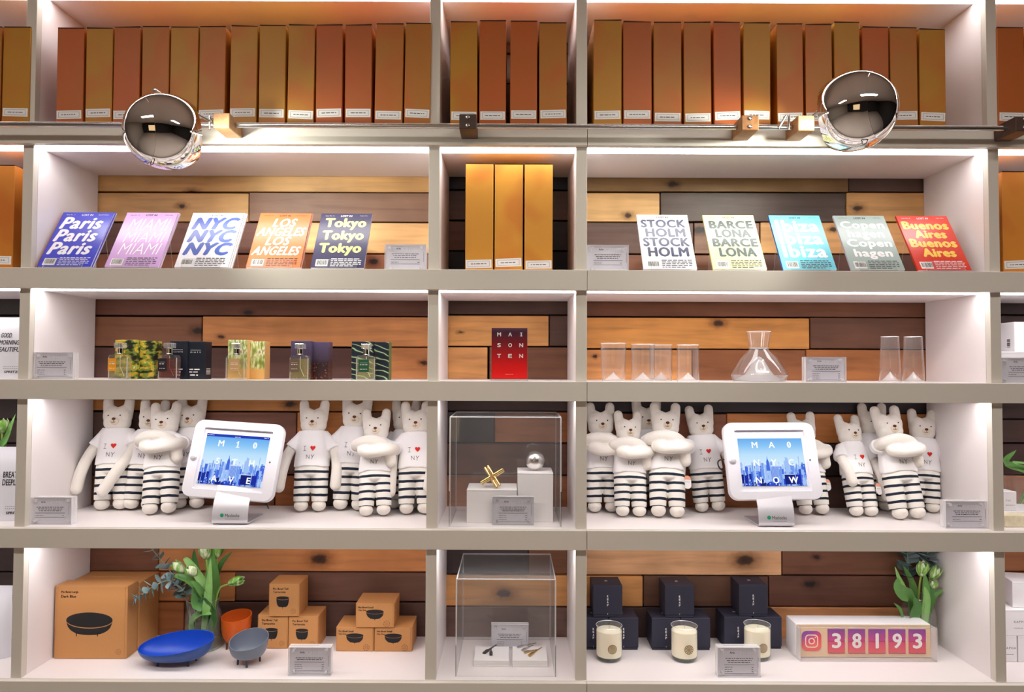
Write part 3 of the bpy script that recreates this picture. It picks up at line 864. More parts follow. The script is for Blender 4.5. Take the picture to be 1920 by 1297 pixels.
def a_forest(nt, N, L, co):
    mp = N('ShaderNodeMapping'); mp.inputs['Scale'].default_value = (110, 110, 30); L(co, mp.inputs[0])
    n = N('ShaderNodeTexNoise'); n.inputs['Scale'].default_value = 1.0; n.inputs['Detail'].default_value = 4; L(mp.outputs[0], n.inputs['Vector'])
    r = ramp(nt, [(.0, S(80, 70, 40)), (.42, S(130, 150, 70)), (.5, S(190, 200, 120)), (.58, S(236, 240, 200)), (.66, S(150, 120, 70))]); L(n.outputs['Fac'], r.inputs[0])
    sx = N('ShaderNodeSeparateXYZ'); L(co, sx.inputs[0])
    g = ramp(nt, [(.0, (1, 1, 1, 1)), (.028, (1, 1, 1, 1)), (.04, (0, 0, 0, 1))]); L(sx.outputs[2], g.inputs[0])
    mx = N('ShaderNodeMixRGB'); L(g.outputs[0], mx.inputs[0]); L(r.outputs[0], mx.inputs[1]); mx.inputs[2].default_value = S(226, 176, 104)
    return mx.outputs[0]


def a_night(nt, N, L, co):
    sx = N('ShaderNodeSeparateXYZ'); L(co, sx.inputs[0])
    r = ramp(nt, [(.0, S(60, 32, 32)), (.05, S(36, 26, 36)), (.066, S(70, 56, 76)), (.118, S(84, 74, 106))]); L(sx.outputs[2], r.inputs[0])
    v = N('ShaderNodeTexVoronoi'); v.inputs['Scale'].default_value = 130; L(co, v.inputs['Vector'])
    g = ramp(nt, [(.0, (1, 1, 1, 1)), (.34, (0, 0, 0, 1))]); L(v.outputs['Distance'], g.inputs[0])
    h = ramp(nt, [(.0, (1, 1, 1, 1)), (.045, (.8, .8, .8, 1)), (.056, (0, 0, 0, 1))]); L(sx.outputs[2], h.inputs[0])
    mm = N('ShaderNodeMath'); mm.operation = 'MULTIPLY'; L(g.outputs[0], mm.inputs[0]); L(h.outputs[0], mm.inputs[1])
    mx = N('ShaderNodeMixRGB'); L(mm.outputs[0], mx.inputs[0]); L(r.outputs[0], mx.inputs[1]); mx.inputs[2].default_value = S(240, 120, 70)
    return mx.outputs[0]


def a_palm(nt, N, L, co):
    mp = N('ShaderNodeMapping'); mp.inputs['Scale'].default_value = (9, 9, 22); mp.inputs['Rotation'].default_value = (0, .9, 0); L(co, mp.inputs[0])
    wv = N('ShaderNodeTexWave'); wv.inputs['Scale'].default_value = 1.0; wv.inputs['Distortion'].default_value = 7; wv.inputs['Detail'].default_value = 2; L(mp.outputs[0], wv.inputs['Vector'])
    r = ramp(nt, [(.0, S(22, 26, 48)), (.80, S(24, 42, 50)), (.92, S(50, 84, 66)), (.985, S(170, 196, 150))]); L(wv.outputs['Fac'], r.inputs[0])
    return r.outputs[0]


CAMO, FOREST, NIGHT, PALM = art('autumn leaf print', a_camo), art('forest print', a_forest), art('night city print', a_night), art('palm leaf print', a_palm)
DARKB = mat('midnight blue print', S(26, 32, 44), .35)
TANP = mat('tan print', S(226, 176, 112), .4)
SILV = mat('polished silver cap', (0.85, 0.84, 0.83, 1), 0.08, 1.0)
LW = dict()


def perfume_box(label, x0, x1, ytop, Y, m_, side=None, text=None, depth=0.05):
    xa, xb = at(x0, 680, Y).x, at(x1, 680, Y).x; h = at(x0, ytop, Y).z - D_TOP
    t = thing('perfume_box', label, 'box', ((xa + xb) / 2, Y, D_TOP + 0.0003), (0, 0, 0), 'perfume boxes on the third shelf')
    hw = (xb - xa) / 2
    k = MB(m_); k.rbox(-hw, hw, 0, depth, 0, h, 0.0008, seg=1); k.build('carton', t)
    if side:
        k = MB(side); k.box(hw + .0001, hw + .0005, 0.0008, depth - .0008, 0.0008, h - .0008); k.build('side_panel', t)
    if text:
        k = MB(INKW)
        k.text(text, -hw * .7, hw * .5, h * .70, h * .735, -0.0004, bold=.02, spacing=1.5); k.quad(-hw * .7, hw * .5, h * .765, h * .772, -0.0004)
        k.scribble(-hw * .8, hw * .6, h * .26, 0.004, -0.0004); k.scribble(-hw * .8, hw * .3, h * .19, 0.0035, -0.0004); k.scribble(-hw * .7, hw * .2, h * .11, 0.0045, -0.0004)
        for i in range(5):
            yy = hw + .0004
            k.add([(yy, .01, h * (.27 - .035 * i)), (yy, .04, h * (.27 - .035 * i)), (yy, .04, h * (.285 - .035 * i)), (yy, .01, h * (.285 - .035 * i))], [(0, 1, 2, 3)])
        k.build('lettering', t)
    return t


def perfume(label, x0, x1, liq, labcol, lw0, lw1, Y=0.035, fill=.9, wide=True):
    xa, xb = at(x0, 690, Y).x, at(x1, 690, Y).x; wd = xb - xa
    t = thing('perfume_bottle', label, 'perfume bottle', ((xa + xb) / 2, Y + .018, D_TOP + 0.0003), (0, 0, 0), 'perfume bottles on the third shelf')
    hb = 0.077; hw = wd / 2; dp = 0.017

    def shell(mb, a, d, z0, z1, m_):
        ring = lambda q_, z, e: [(sx * (q_ - e), sy * d, z) if 0 else (sx * (q_ - ex), sy * (d - ey), z) for (sx, sy, ex, ey) in ((-1, -1, e, 0), (1, -1, e, 0), (1, -1, 0, e), (1, 1, 0, e), (1, 1, e, 0), (-1, 1, e, 0), (-1, 1, 0, e), (-1, -1, 0, e))]
        L4 = [ring(a, z0, .004), ring(a, z1 - .008, .004), ring(a * .86, z1 - .002, .004), ring(a * .5, z1, .004)]
        vs = [p for r in L4 for p in r]; fs = [tuple(range(7, -1, -1)), tuple(24 + i for i in range(8))]
        for j in range(3):
            for i in range(8):
                fs.append((j * 8 + i, j * 8 + (i + 1) % 8, (j + 1) * 8 + (i + 1) % 8, (j + 1) * 8 + i))
        mb.add(vs, fs, m_)
    k = MB(GLASS); shell(k, hw, dp, 0, hb, GLASS)
    k.box(-hw + .003, hw - .003, -dp + .002, dp - .002, 0.0005, 0.0045, GLASSB)
    for sx in (-1, 1):
        xo = sx * (hw - .0012); k.box(xo - .0012, xo + .0012, -dp + .0035, -dp + .0055, .002, hb - .01, GLASSB)  # pale strips inside the glass, painted in for its bright edges
    k.build('glass_body', t)
    k = MB(liq); k.box(-hw + .0035, hw - .0035, -dp + .004, dp - .004, .006, hb * fill - .004); k.build('perfume_liquid', t)
    k = MB(labcol); k.quad(-hw + wd * lw0, -hw + wd * lw1, hb * .33, hb * .83, -dp - .0004)
    lb = k.build('label_panel', t)
    k = MB(INKW); a_ = -hw + wd * (lw0 + .08); b_ = -hw + wd * (lw1 - .08)
    k.scribble(a_, b_, hb * .62, .0028, -dp - .0008); k.quad(a_, b_, hb * .685, hb * .694, -dp - .0008); k.scribble(a_, b_, hb * .44, .002, -dp - .0008); k.build('lettering', lb)
    k = MB(mat('pump tube', S(220, 220, 214), .3)); k.tube([(0, 0, hb - .004), (0, 0, hb * .5), (.012, .002, .01)], .0012, 6); k.build('dip_tube', t)
    k = MB(SILV); k.lathe([(0, hb), (.0105, hb), (.0105, hb + .002), (.0095, hb + .003), (.0095, hb + .018), (.008, hb + .019), (0, hb + .019)], 20); k.build('collar', t, smooth=40)
    k = MB(clear('cap glass', f0=.22, f1=.6, haze=.22)); e = .0145
    k.rbox(-e, e, -e * .8, e * .8, hb + .0195, hb + .0355, .002); cp = k.build('cap', t)
    k = MB(SILV); k.lathe([(0, hb + .02), (.008, hb + .02), (.008, hb + .033), (0, hb + .034)], 16); k.build('cap_core', cp, smooth=40)
    return t


liq = lambda n, c_: clear('perfume ' + n, tint=c_, f0=.02, f1=.2, haze=.16, hazecol=(c_[0] * .9, c_[1] * .85, c_[2] * .55, 1))
perfume('perfume bottle with orange label before leaf print boxes', 201, 237, liq('olive', (.93, .91, .74, 1)), mat('orange label', S(246, 166, 30), .5), .02, .46)
perfume('dark red perfume bottle before midnight blue boxes', 295, 330, liq('wine', (.62, .24, .24, 1)), mat('black label', S(34, 28, 42), .5), .02, .48)
perfume('pale gold perfume bottle with tan label before forest print boxes', 422, 457, liq('honey', (.95, .90, .72, 1)), mat('tan label', S(222, 178, 124), .5), .2, .76)
perfume('yellow perfume bottle with brown label before night city boxes', 542, 577, liq('straw', (.95, .92, .70, 1)), mat('brown label', S(120, 96, 76), .5), .03, .52)
perfume('perfume bottle with dark green label before palm print boxes', 667, 702, liq('lemon', (.94, .95, .78, 1)), mat('green label', S(30, 92, 62), .5), .14, .70)
perfume_box('perfume box in autumn leaf print, left of its pair', 215, 256, 637, 0.09, CAMO)
perfume_box('perfume box in autumn leaf print, right of its pair', 258, 289, 639, 0.11, CAMO)
perfume_box('midnight blue perfume box, left of its pair', 318, 350.5, 639, 0.09, DARKB, text='acorelle')
perfume_box('midnight blue perfume box, right of its pair', 352, 384.5, 640, 0.10, DARKB, text='nuit')
perfume_box('perfume box in forest print with tan side, left of its pair', 427, 463, 637, 0.09, FOREST, TANP)
perfume_box('perfume box in forest print with tan side, right of its pair', 465, 496, 640, 0.115, FOREST, TANP)
perfume_box('perfume box in purple night city print, left of its pair', 545, 583, 639, 0.09, NIGHT)
perfume_box('perfume box in purple night city print, right of its pair', 585, 616, 641, 0.11, NIGHT)
perfume_box('perfume box in dark palm print, left of its pair', 659, 698, 640, 0.09, PALM)
perfume_box('perfume box in dark palm print with green side, right of its pair', 701, 729, 641, 0.105, PALM, mat('leaf green print', S(86, 116, 64), .4))

# red gradient card in its clear stand
Y = 0.05
c_ = at(955, 690, Y)
t = thing('display_card', 'red to black gradient card with nine white capitals in the middle bay', 'card', (c_.x, Y, D_TOP + .0003))
h = at(955, 615, Y).z - D_TOP; hw = 33.5 * ps(Y)
m_, nt, b, N, L = nodes_mat('red gradient print')
tc = N('ShaderNodeTexCoord'); sx = N('ShaderNodeSeparateXYZ'); L(tc.outputs['Generated'], sx.inputs[0])
r = ramp(nt, [(0, S(232, 24, 24)), (.25, S(222, 20, 24)), (.72, S(120, 22, 34)), (.92, S(66, 32, 54)), (1, S(96, 60, 84))]); L(sx.outputs[2], r.inputs[0]); L(r.outputs[0], b.inputs['Base Color']); b.inputs['Roughness'].default_value = .35
k = MB(m_); k.box(-hw, hw, .0022, .004, .006, h); k.build('card', t)
for row, s in enumerate(('MAI', 'SON', 'TEN')):
    for i, ch in enumerate(s):
        xx = hw * (-.58 + .62 * i); zz_ = h * (.88 - .205 * row)
        k = MB(INKW); k.text(ch, xx - (.0012 if ch == 'I' else .0055), xx + (.0012 if ch == 'I' else .0055), zz_ - .0058, zz_ + .0058, .0018, bold=.03)
        if ch == 'I':
            k.quad(xx - .004, xx + .004, zz_ + .0045, zz_ + .0057, .0018); k.quad(xx - .004, xx + .004, zz_ - .0057, zz_ - .0045, .0018)
        k.build('letter', t)
k = MB(INKW)
k.text('MAISON TEN, NYC', -.012, .012, h * .115, h * .128, .0018)
k.build('lettering', t)
CLR = clear('clear sheet', f0=.02, f1=.3)
k = MB(CLR, EDGE); k.box(-hw - .001, hw + .001, 0, .0016, 0, h * 1.0, CLR, EDGE); k.box(-hw - .001, hw + .001, .0045, .006, 0, h, ACRYL, EDGE); k.box(-hw - .002, hw + .002, -.006, .05, -.0001, .004, ACRYL, EDGE); k.build('clear_stand', t)


# ------------------------------------------------------------------ glassware
def glassware(name, label, cat, cx_, Y, rt, rb, h, mr, mh, group, belly=None):
    x = at(cx_, 690, Y).x
    t = thing(name, label, cat, (x, Y, D_TOP + .0003), (0, 0, 0), group)
    w_ = .0012
    prof = [(rb * .97, 0), (rb, .002), (rb + (rt - rb) * .5, h * .5), (rt, h), (rt - w_, h), (rb + (rt - rb) * .5 - w_, h * .5), (rb - w_, .006), (rb - w_ * 2, .004)]
    k = MB(GLASS); k.lathe(prof, 40); k.build('glass_wall', t, smooth=50)
    k = MB(EDGE); k.lathe([(rt - w_ * .9, h - .0002), (rt - w_ * .45, h + .0008), (rt + .0002, h - .0002)], 40); k.build('rim', t, smooth=60)
    k = MB(GLASSB)
    pts = [(rb * .95, .0004), (rb * .97, .004)] + [(rb * .93 * (1 - u) ** 1.0, .004 + mh * (u ** 1.5)) for u in (.12, .3, .5, .7, .85, .95)] + [(0, .004 + mh)]
    vs = k.lathe(pts, 18); k.build('mountain_base', t, smooth=25)
    return t


glassware('tumbler', 'clear tumbler with mountain base, first from the left', 'glass', 1150, 0.09, .0403, .0365, .118, 0, .024, 'mountain tumblers on the third shelf')
glassware('tumbler', 'clear tumbler with mountain base, second from the left', 'glass', 1205.5, 0.09, .0378, .0365, .1155, 0, .024, 'mountain tumblers on the third shelf')
glassware('tumbler', 'clear tumbler with mountain base, third from the left, half overlapped', 'glass', 1239, 0.18, .0375, .0365, .1165, 0, .024, 'mountain tumblers on the third shelf')
glassware('tumbler', 'clear tumbler with mountain base, nearest the carafe', 'glass', 1290, 0.09, .0345, .0345, .1140, 0, .024, 'mountain tumblers on the third shelf')
glassware('tall_glass', 'tall tapered clear glass with mountain base, left of the two', 'glass', 1669, 0.10, .0265, .0325, .143, 0, .03, 'two tall glasses on the third shelf')
glassware('tall_glass', 'tall tapered clear glass with mountain base, right of the two', 'glass', 1712.5, 0.10, .0265, .0325, .143, 0, .03, 'two tall glasses on the third shelf')
Y = 0.12
t = thing('carafe', 'clear glass carafe with wide conical body and flared neck', 'carafe', (at(1423, 690, Y).x, Y, D_TOP + .0003))
pr = [(.076, 0), (.079, .001), (.0875, .0205), (.0875, .0235), (.058, .072), (.030, .102), (.0285, .106), (.030, .112), (.0375, .158)]
prof = pr + [(r - .0013, z) for r, z in pr[::-1][:-2]] + [(.070, .003)]
k = MB(GLASS); k.lathe(prof, 56); k.build('glass_wall', t, smooth=35)
k = MB(EDGE); k.lathe([(.0362, .1578), (.0370, .1588), (.0377, .1578)], 48); k.lathe([(.0289, .1055), (.0294, .1065), (.0293, .1075)], 48); k.build('rim', t, smooth=60)
k = MB(GLASSB); k.lathe([(.073, .0005), (.074, .003), (.060, .014), (.045, .022), (.030, .044), (.020, .062), (.010, .075), (0, .080)], 20); k.build('mountain_base', t, smooth=30)
k = MB(clear('water in carafe', tint=(.97, .97, .98, 1), f0=.06, f1=.3, haze=.16)); k.lathe([(0, .002), (.0745, .002), (.0845, .0206), (0, .0212)], 40); k.build('thick_base', t, smooth=40)

# ------------------------------------------------------------------ things in the end bays
FOIL = mat('white foil pouch', S(226, 226, 234), .3, bump=.6, bscale=24, spec=.6)


def pouch(label, x0, x1, ytop, ybot, Y, z, lines, group='white foil pouches in the left end bay', small=True):
    ym = (ytop + ybot) / 2
    xa, xb = at(x0, ym, Y).x, at(x1, ym, Y).x; h = at(x1, ytop, Y).z - z; hw = (xb - xa) / 2
    t = thing('foil_pouch', label, 'pouch', ((xa + xb) / 2, Y + .03, z + .0004), (0, 0, 0), group)
    thick = lambda v: .030 * (1 - v) ** .8 + .0016
    def f(sg):
        def g(u, v):
            e = (2 * u - 1); b_ = thick(v) * max(0, 1 - e * e) ** .5 if v < .86 else .0016
            return (e * hw * (1 - .012 * math.sin(v * 9)), sg * b_, v * h)
        return g
    k = MB(FOIL); k.grid(f(-1), 12, 14); k.grid(f(1), 12, 14); k.grid(lambda u, v: ((2 * u - 1) * hw, (2 * v - 1) * thick(0) * max(0, 1 - (2 * u - 1) ** 2) ** .5, 0), 12, 2)
    k.build('bag', t, smooth=50)
    k = MB(FOIL); k.box(-hw * .99, hw * .99, -.0026, .0026, h * .84, h * .85); k.box(-hw * .99, hw * .99, -.0026, .0026, h * .865, h * .872); k.build('zip_strip', t)
    def wp(x, y, zz_):
        v = zz_ / h; e = x / hw
        return (x, -thick(v) * max(0, 1 - e * e) ** .5 - .0008, zz_)
    k = MB(INK)
    for (s, v0, v1, p0, p1) in lines:
        q0 = (xa + xb) / 2
        k.text(s, at(p0, ym, Y).x - q0, at(p1, ym, Y).x - q0, h * v0, h * v1, 0, INK, bold=.02, warp=wp, shear=.12 if len(lines) > 2 else 0)
        k.build('lettering', t); k = MB(INK)
    if small:
        k.text('SPRITZ', hw * .18, hw * .70, h * .09, h * .125, 0, INK, bold=.05, warp=wp)
        k.build('maker_mark', t); k = MB(INKG)
        for i in range(2):
            x = hw * .12
            while x < hw * .72:
                k.text('-', x, x + .004, h * (.19 - .03 * i), h * (.19 - .03 * i) + .0012, 0, INKG, warp=wp); x += .006
        k.build('small_print', t)


pouch('white foil pouch lettered GOOD. MORNING. BEAUTIFUL at the left edge', -42, 44, 594, 708, .06, D_TOP, [('GOOD.', .665, .74, -5, 16), ('MORNING.', .55, .625, -6, 31), ('BEAUTIFUL', .435, .51, -11, 37)])
pouch('white foil pouch lettered BREATHE DEEPLY at the left edge', -42, 50, 840, 970, .10, E_TOP, [('BREATHE', .585, .665, 0, 37), ('DEEPLY', .48, .56, 0, 30)])
pouch('plain white foil pouch on the bottom shelf at the left edge', -62, 10.5, 1103, 1222, .15, G_TOP, [], small=False)
CART = mat('white carton', S(238, 235, 238), .5)


def carton(label, x0, x1, ytop, ybot, Y, z, depth, text=None, side_bar=False, yaw=0, group='white cartons in the right end bay', h=None, tx=(.0, .0)):
    ym = (ytop + ybot) / 2
    xa, xb = at(x0, ym, Y).x, at(x1, ym, Y).x; h = h or (at(x0, ytop, Y).z - at(x0, ybot, Y).z); hw = (xb - xa) / 2
    t = thing('carton', label, 'box', ((xa + xb) / 2, Y, z + .0003), (0, 0, yaw), group)
    k = MB(CART); k.rbox(-hw, hw, 0, depth, 0, h, .0012, seg=1); k.build('box_body', t)
    k = MB(mat('carton seam', S(190, 186, 190), .6)); k.box(-hw * .98, hw * .98, -.0003, 0, h * .93, h * .935); k.build('lid_seam', t)
    if text or side_bar:
        k = MB(INKG)
        if text:
            k.text(text, hw * (tx[0] - 1), None, h * .5, h * .58, -.0008, INKG, spacing=1.4)
            k.scribble(hw * (tx[0] - 1), hw * (tx[0] - 1) + .03, h * .3, .0015, -.0008)
        if text:
            k.build('lettering', t)
        if side_bar:
            k = MB(INK)
            for i in range(6):
                z0 = h * (.16 + .045 * i); yy = -hw - .0005
                k.add([(yy, .02, z0), (yy, .035, z0), (yy, .035, z0 + h * (.014 + .012 * (i % 3))), (yy, .02, z0 + h * (.014 + .012 * (i % 3)))], [(0, 1, 2, 3)], INK)
            k.build('barcode', t)
    return t


b1 = carton('large white carton under another, third shelf right edge', 1876, 1990, 655, 712, .11, D_TOP, .22, h=.098)
carton('white carton with barcode on its side, topmost at right edge', 1902, 1990, 594, 654, .14, D_TOP + .0985, .16, side_bar=True, h=.096)
carton('small white carton standing on a flat one, fourth shelf right edge', 1868, 1906, 905, 942, .16, E_TOP + .0325, .055, 'THE', h=.062, tx=(.9, 0))
carton('flat white carton behind the soap bar, fourth shelf right edge', 1876, 1975, 941, 962, .15, E_TOP, .14, 'THE SOAP', h=.032, tx=(.95, 0))
SOAP = mat('oat soap', S(250, 238, 206), .45, var=.2, bscale=70)
xa = at(1905, 968, .07).x
t = thing('soap_bar', 'cream oat soap bar with brown flecks at the right photo edge', 'soap', (xa + .01, .07, E_TOP + .0003)); k = MB(SOAP); k.rbox(-.045, .045, 0, .06, 0, .036, .004); k.build('bar', t, smooth=40)
carton('white carton at the bottom left of a stack, right end bay', 1862, 1907, 1188, 1231, .17, G_TOP, .12, 'KAPHA', h=.083, tx=(.9, 0))
carton('white carton at the bottom right of a stack, right end bay', 1909, 1990, 1188, 1231, .17, G_TOP, .12, 'KAPHA', h=.083, tx=(.9, 0))
carton('lettered white carton in the middle of a stack, right end bay', 1868, 1975, 1140, 1184, .17, G_TOP + .0836, .12, 'KAPHA', h=.083, tx=(.62, 0))
carton('white carton on top of a stack, turned to show its side', 1904, 1990, 1080, 1136, .175, G_TOP + .1672, .12, 'KAPHA', yaw=math.radians(-14), h=.083, tx=(.5, 0))
# ------------------------------------------------------------------ plush bears
def sph_chain(k, pts, rad, sy=1.0, step=.45):
    pts = [Vector(p) for p in pts]
    for i in range(len(pts) - 1):
        a_, b_ = pts[i], pts[i + 1]; ra_, rb2 = rad[i], rad[i + 1]
        n = max(1, int((b_ - a_).length / (min(ra_, rb2) * step)))
        for j in range(n + (i == len(pts) - 2)):
            u = j / n; p = a_.lerp(b_, u); r = ra_ + (rb2 - ra_) * u
            k.ball(p, r, r * sy, r, nu=12, nv=8)


def smooth_path(ctrl, n=20):
    P_ = [Vector(c) for c in ctrl]; P_ = [P_[0] * 2 - P_[1]] + P_ + [P_[-1] * 2 - P_[-2]]
    out = []
    for i in range(1, len(P_) - 2):
        for j in range(n):
            t_ = j / n; a, b_, c, d = P_[i - 1:i + 3]
            out.append(.5 * ((2 * b_) + (c - a) * t_ + (2 * a - 5 * b_ + 4 * c - d) * t_ ** 2 + (3 * b_ - a - 3 * c + d) * t_ ** 3))
    return out + [P_[-2]]


ARMS = {
    'down': (((-.044, .004, .246), (-.078, -.002, .200), (-.096, -.012, .140), (-.104, -.016, .082)), ((.044, .004, .246), (.076, -.002, .205), (.088, -.014, .150), (.086, -.020, .088))),
    'reach': (((-.044, .004, .246), (-.078, -.006, .190), (-.100, -.014, .130), (-.110, -.018, .072)), ((.044, .004, .246), (.066, -.020, .205), (.030, -.046, .130), (-.010, -.052, .062))),
    'tight': (((-.044, .004, .246), (-.060, .0, .205), (-.062, -.006, .150), (-.058, -.014, .090)), ((.044, .004, .246), (.060, .0, .205), (.062, -.006, .150), (.058, -.014, .090))),
    'front': (((-.044, .004, .246), (-.074, -.002, .205), (-.080, -.012, .140), (-.084, -.016, .075)), ((.044, .004, .246), (.060, -.014, .205), (.056, -.036, .150), (.046, -.046, .085))),
    'close': (((-.044, .004, .246), (-.062, -.010, .215), (-.056, -.034, .165), (-.048, -.036, .120)), ((.044, .004, .246), (.076, -.002, .205), (.088, -.014, .150), (.098, -.016, .070))),
    'cross': (((-.040, .002, .248), (-.063, -.012, .238), (-.060, -.044, .246), (-.016, -.060, .254), (.026, -.056, .244), (.050, -.034, .222), (.056, -.026, .180)), ((.040, .002, .248), (.068, -.010, .232), (.064, -.044, .224), (.028, -.074, .214), (-.012, -.072, .211), (-.038, -.054, .220))),
}
HEAD = (0, 0, .306)


def bear_meshes(pose):
    k = MB(PLUSH)
    for p in ((0, 0, .306, .046, .032, .040), (-.018, 0, .318, .030, .030, .034), (.018, 0, .318, .030, .030, .034), (-.014, 0, .292, .031, .030, .026), (.014, 0, .292, .031, .030, .026), (0, 0, .205, .046, .030, .075)):
        k.ball(p[:3], *p[3:], nu=20, nv=12)
    for s_ in (-1, 1):
        sph_chain(k, ((s_ * .029, .002, .320), (s_ * .034, .002, .350), (s_ * .0355, .002, .366)), (.020, .0182, .0172), .85)
        sph_chain(k, ((s_ * .029, 0, .14), (s_ * .030, 0, .045)), (.024, .021))
        k.ball((s_ * .030, -.004, .020), .0245, .0275, .0205)
        arm = ARMS[pose][0 if s_ < 0 else 1]
        path = smooth_path(arm, 8); n = len(path)
        th = (.0182, .0208) if pose == 'cross' else (.0175, .0195)
        sph_chain(k, path, [th[0] + (th[1] - th[0]) * min(1, i / n * 1.4) for i in range(n)], 1.0, .5)
    body = remesh(k, 'bear_body', .0034, 3)
    k = MB(JERSEY)
    rings = [(.150, .0605, .0415), (.175, .0585, .0405), (.205, .0545, .039), (.235, .0515, .036), (.254, .0475, .033), (.266, .042, .030), (.2745, .039, .0275)]
    vs = []; fs = []; n = 28
    for z, a, b_ in rings:
        for i in range(n):
            c_, s_ = math.cos(2 * PI * i / n), math.sin(2 * PI * i / n)
            vs.append((a * math.copysign(abs(c_) ** .8, c_), b_ * math.copysign(abs(s_) ** .8, s_), z + .003 * (z < .16) * math.sin(6 * PI * i / n)))
    for j in range(len(rings) - 1):
        for i in range(n):
            fs.append((j * n + i, j * n + (i + 1) % n, (j + 1) * n + (i + 1) % n, (j + 1) * n + i))
    fs += [tuple(range(n - 1, -1, -1)), tuple((len(rings) - 1) * n + i for i in range(n))]
    k.add(vs, fs)
    for s_ in (0, 1):
        path = smooth_path(ARMS[pose][s_], 8)
        ln = 0; pts = [path[0] - (path[1] - path[0]) * 3]
        for a, b_ in zip(path, path[1:]):
            ln += (b_ - a).length; pts.append(a)
            if ln > .048:
                break
        k.tube(pts, [.021 + .0045 * i / len(pts) for i in range(len(pts))], 16)
    shirt = remesh(k, 'bear_shirt', .0034, 2)
    k = MB(STRIPE)
    rings = [(.172, .052, .035), (.150, .0575, .0385), (.130, .0590, .039), (.122, .056, .036), (.116, .04, .024)]
    vs = []; fs = []
    for z, a, b_ in rings:
        vs += [(a * math.cos(2 * PI * i / n), b_ * math.sin(2 * PI * i / n), z) for i in range(n)]
    for j in range(len(rings) - 1):
        for i in range(n):
            fs.append((j * n + i, (j + 1) * n + i, (j + 1) * n + (i + 1) % n, j * n + (i + 1) % n))
    fs += [tuple(range(n)), tuple((len(rings) - 1) * n + i for i in range(n - 1, -1, -1))]
    k.add(vs, fs)
    for s_ in (-1, 1):
        vs = []; fs = []; rr = [(.142, .0285, .034, .029), (.10, .0285, .033, .029), (.06, .0275, .031, .030), (.032, .0262, .0285, .0305)]
        for z, a, b_, cx_ in rr:
            vs += [(s_ * cx_ + a * math.cos(2 * PI * i / n), b_ * math.sin(2 * PI * i / n), z) for i in range(n)]
        for j in range(3):
            for i in range(n):
                fs.append((j * n + i, (j + 1) * n + i, (j + 1) * n + (i + 1) % n, j * n + (i + 1) % n))
        fs += [tuple(range(n)), tuple(3 * n + i for i in range(n - 1, -1, -1))]
        k.add(vs, fs)
    pants = remesh(k, 'bear_trousers', .0032, 2)
    return body, shirt, pants


def head_y(x, z):
    q_ = 1 - (x / .052) ** 2 - ((z - .309) / .050) ** 2
    return -.0325 * max(.02, q_) ** .5


def shirt_y(x, z):
    t_ = max(0, min(1, (z - .15) / .10)); a = .0605 + (.050 - .0605) * t_; b_ = .0415 + (.035 - .0415) * t_
    return -b_ * max(.03, 1 - abs(x / a) ** 2.5) ** .4 - .0014


BODY = {p: bear_meshes(p) for p in ARMS}
TAGC = mat('coral tag paper', S(238, 164, 136), .7)
k = MB(PATCH); y = head_y(.002, .298); k.ball((.002, y + .004, .2965), .0155, .0072, .0130, nu=18, nv=10); M_MUZ = k.mesh('muzzle', 60)
k = MB(NOSE); k.ball((.001, y - .0035, .3035), .0062, .0035, .0046); M_NOSE = k.mesh('nose', 60)
k = MB(THREAD); k.tube([(.001, y - .004, .298), (.001, y - .0042, .293)], .0008, 6); k.tube([(-.0065 + .0013 * i, y - .0038 + .0004 * abs(i - 5) / 2, .2935 - .0028 * math.cos((i - 5) / 5 * PI / 2)) for i in range(11)], .0008, 6); M_MOUTH = k.mesh('mouth', 60)
M_EYE = []
for s_ in (-1, 1):
    k = MB(THREAD); k.ball((s_ * .0195, head_y(.0195, .3155) - .0002, .3155), .0026, .0016, .0022, nu=10, nv=6); M_EYE.append(k.mesh('eye', 60))
wp = lambda x, y, z: (x, shirt_y(x, z), z)
k = MB(THREAD)
k.text('N', -.0125, -.0015, .176, .190, 0, bold=-.012, warp=wp); k.text('Y', .002, .0135, .174, .190, 0, bold=-.012, warp=wp, shear=.15)
for q_ in ((-.0195, -.0185, .203, .219), (-.0235, -.0145, .2182, .2194), (-.0235, -.0145, .2026, .2038)):
    x0, x1, z0, z1 = q_; k.add([wp(x0, 0, z0), wp(x1, 0, z0), wp(x1, 0, z1), wp(x0, 0, z1)], [(0, 1, 2, 3)])
M_EMB = k.mesh('embroidery')
k = MB(REDT); hp = []
for i in range(28):
    a = 2 * PI * i / 28; hx = 16 * math.sin(a) ** 3; hz = 13 * math.cos(a) - 5 * math.cos(2 * a) - 2 * math.cos(3 * a) - math.cos(4 * a)
    hp.append((.0085 + hx * .00054, .2125 + hz * .00060))
k.add([(x, shirt_y(x, z) - .0012, z) for x, z in hp] + [(.0085, shirt_y(.0085, .212) - .0022, .212)] + [(x, shirt_y(x, z) + .002, z) for x, z in hp],
      [(i, (i + 1) % 28, 28) for i in range(28)] + [(i, 29 + i, 29 + (i + 1) % 28, (i + 1) % 28) for i in range(28)])
M_HEART = k.mesh('heart')
k = MB(PAPER)
pts = [(.0135 * math.cos(PI * i / 10), -.030 - .012 * math.sin(PI * i / 10)) for i in range(11)]
k.add([(x, 0, z) for x, z in [(.0135, -.030)] + pts[1:-1] + [(-.0135, -.030), (-.0125, -.012), (.0125, -.012)]] + [(x, .0012, z) for x, z in [(.0135, -.030)] + pts[1:-1] + [(-.0135, -.030), (-.0125, -.012), (.0125, -.012)]],
      [tuple(range(12, -1, -1)), tuple(range(13, 26))] + [(i, (i + 1) % 13, 13 + (i + 1) % 13, 13 + i) for i in range(13)])
k.mats.append(TAGC); pc = [(.0125 * math.cos(PI * i / 10), -.012 + .013 * math.sin(PI * i / 10)) for i in range(11)]
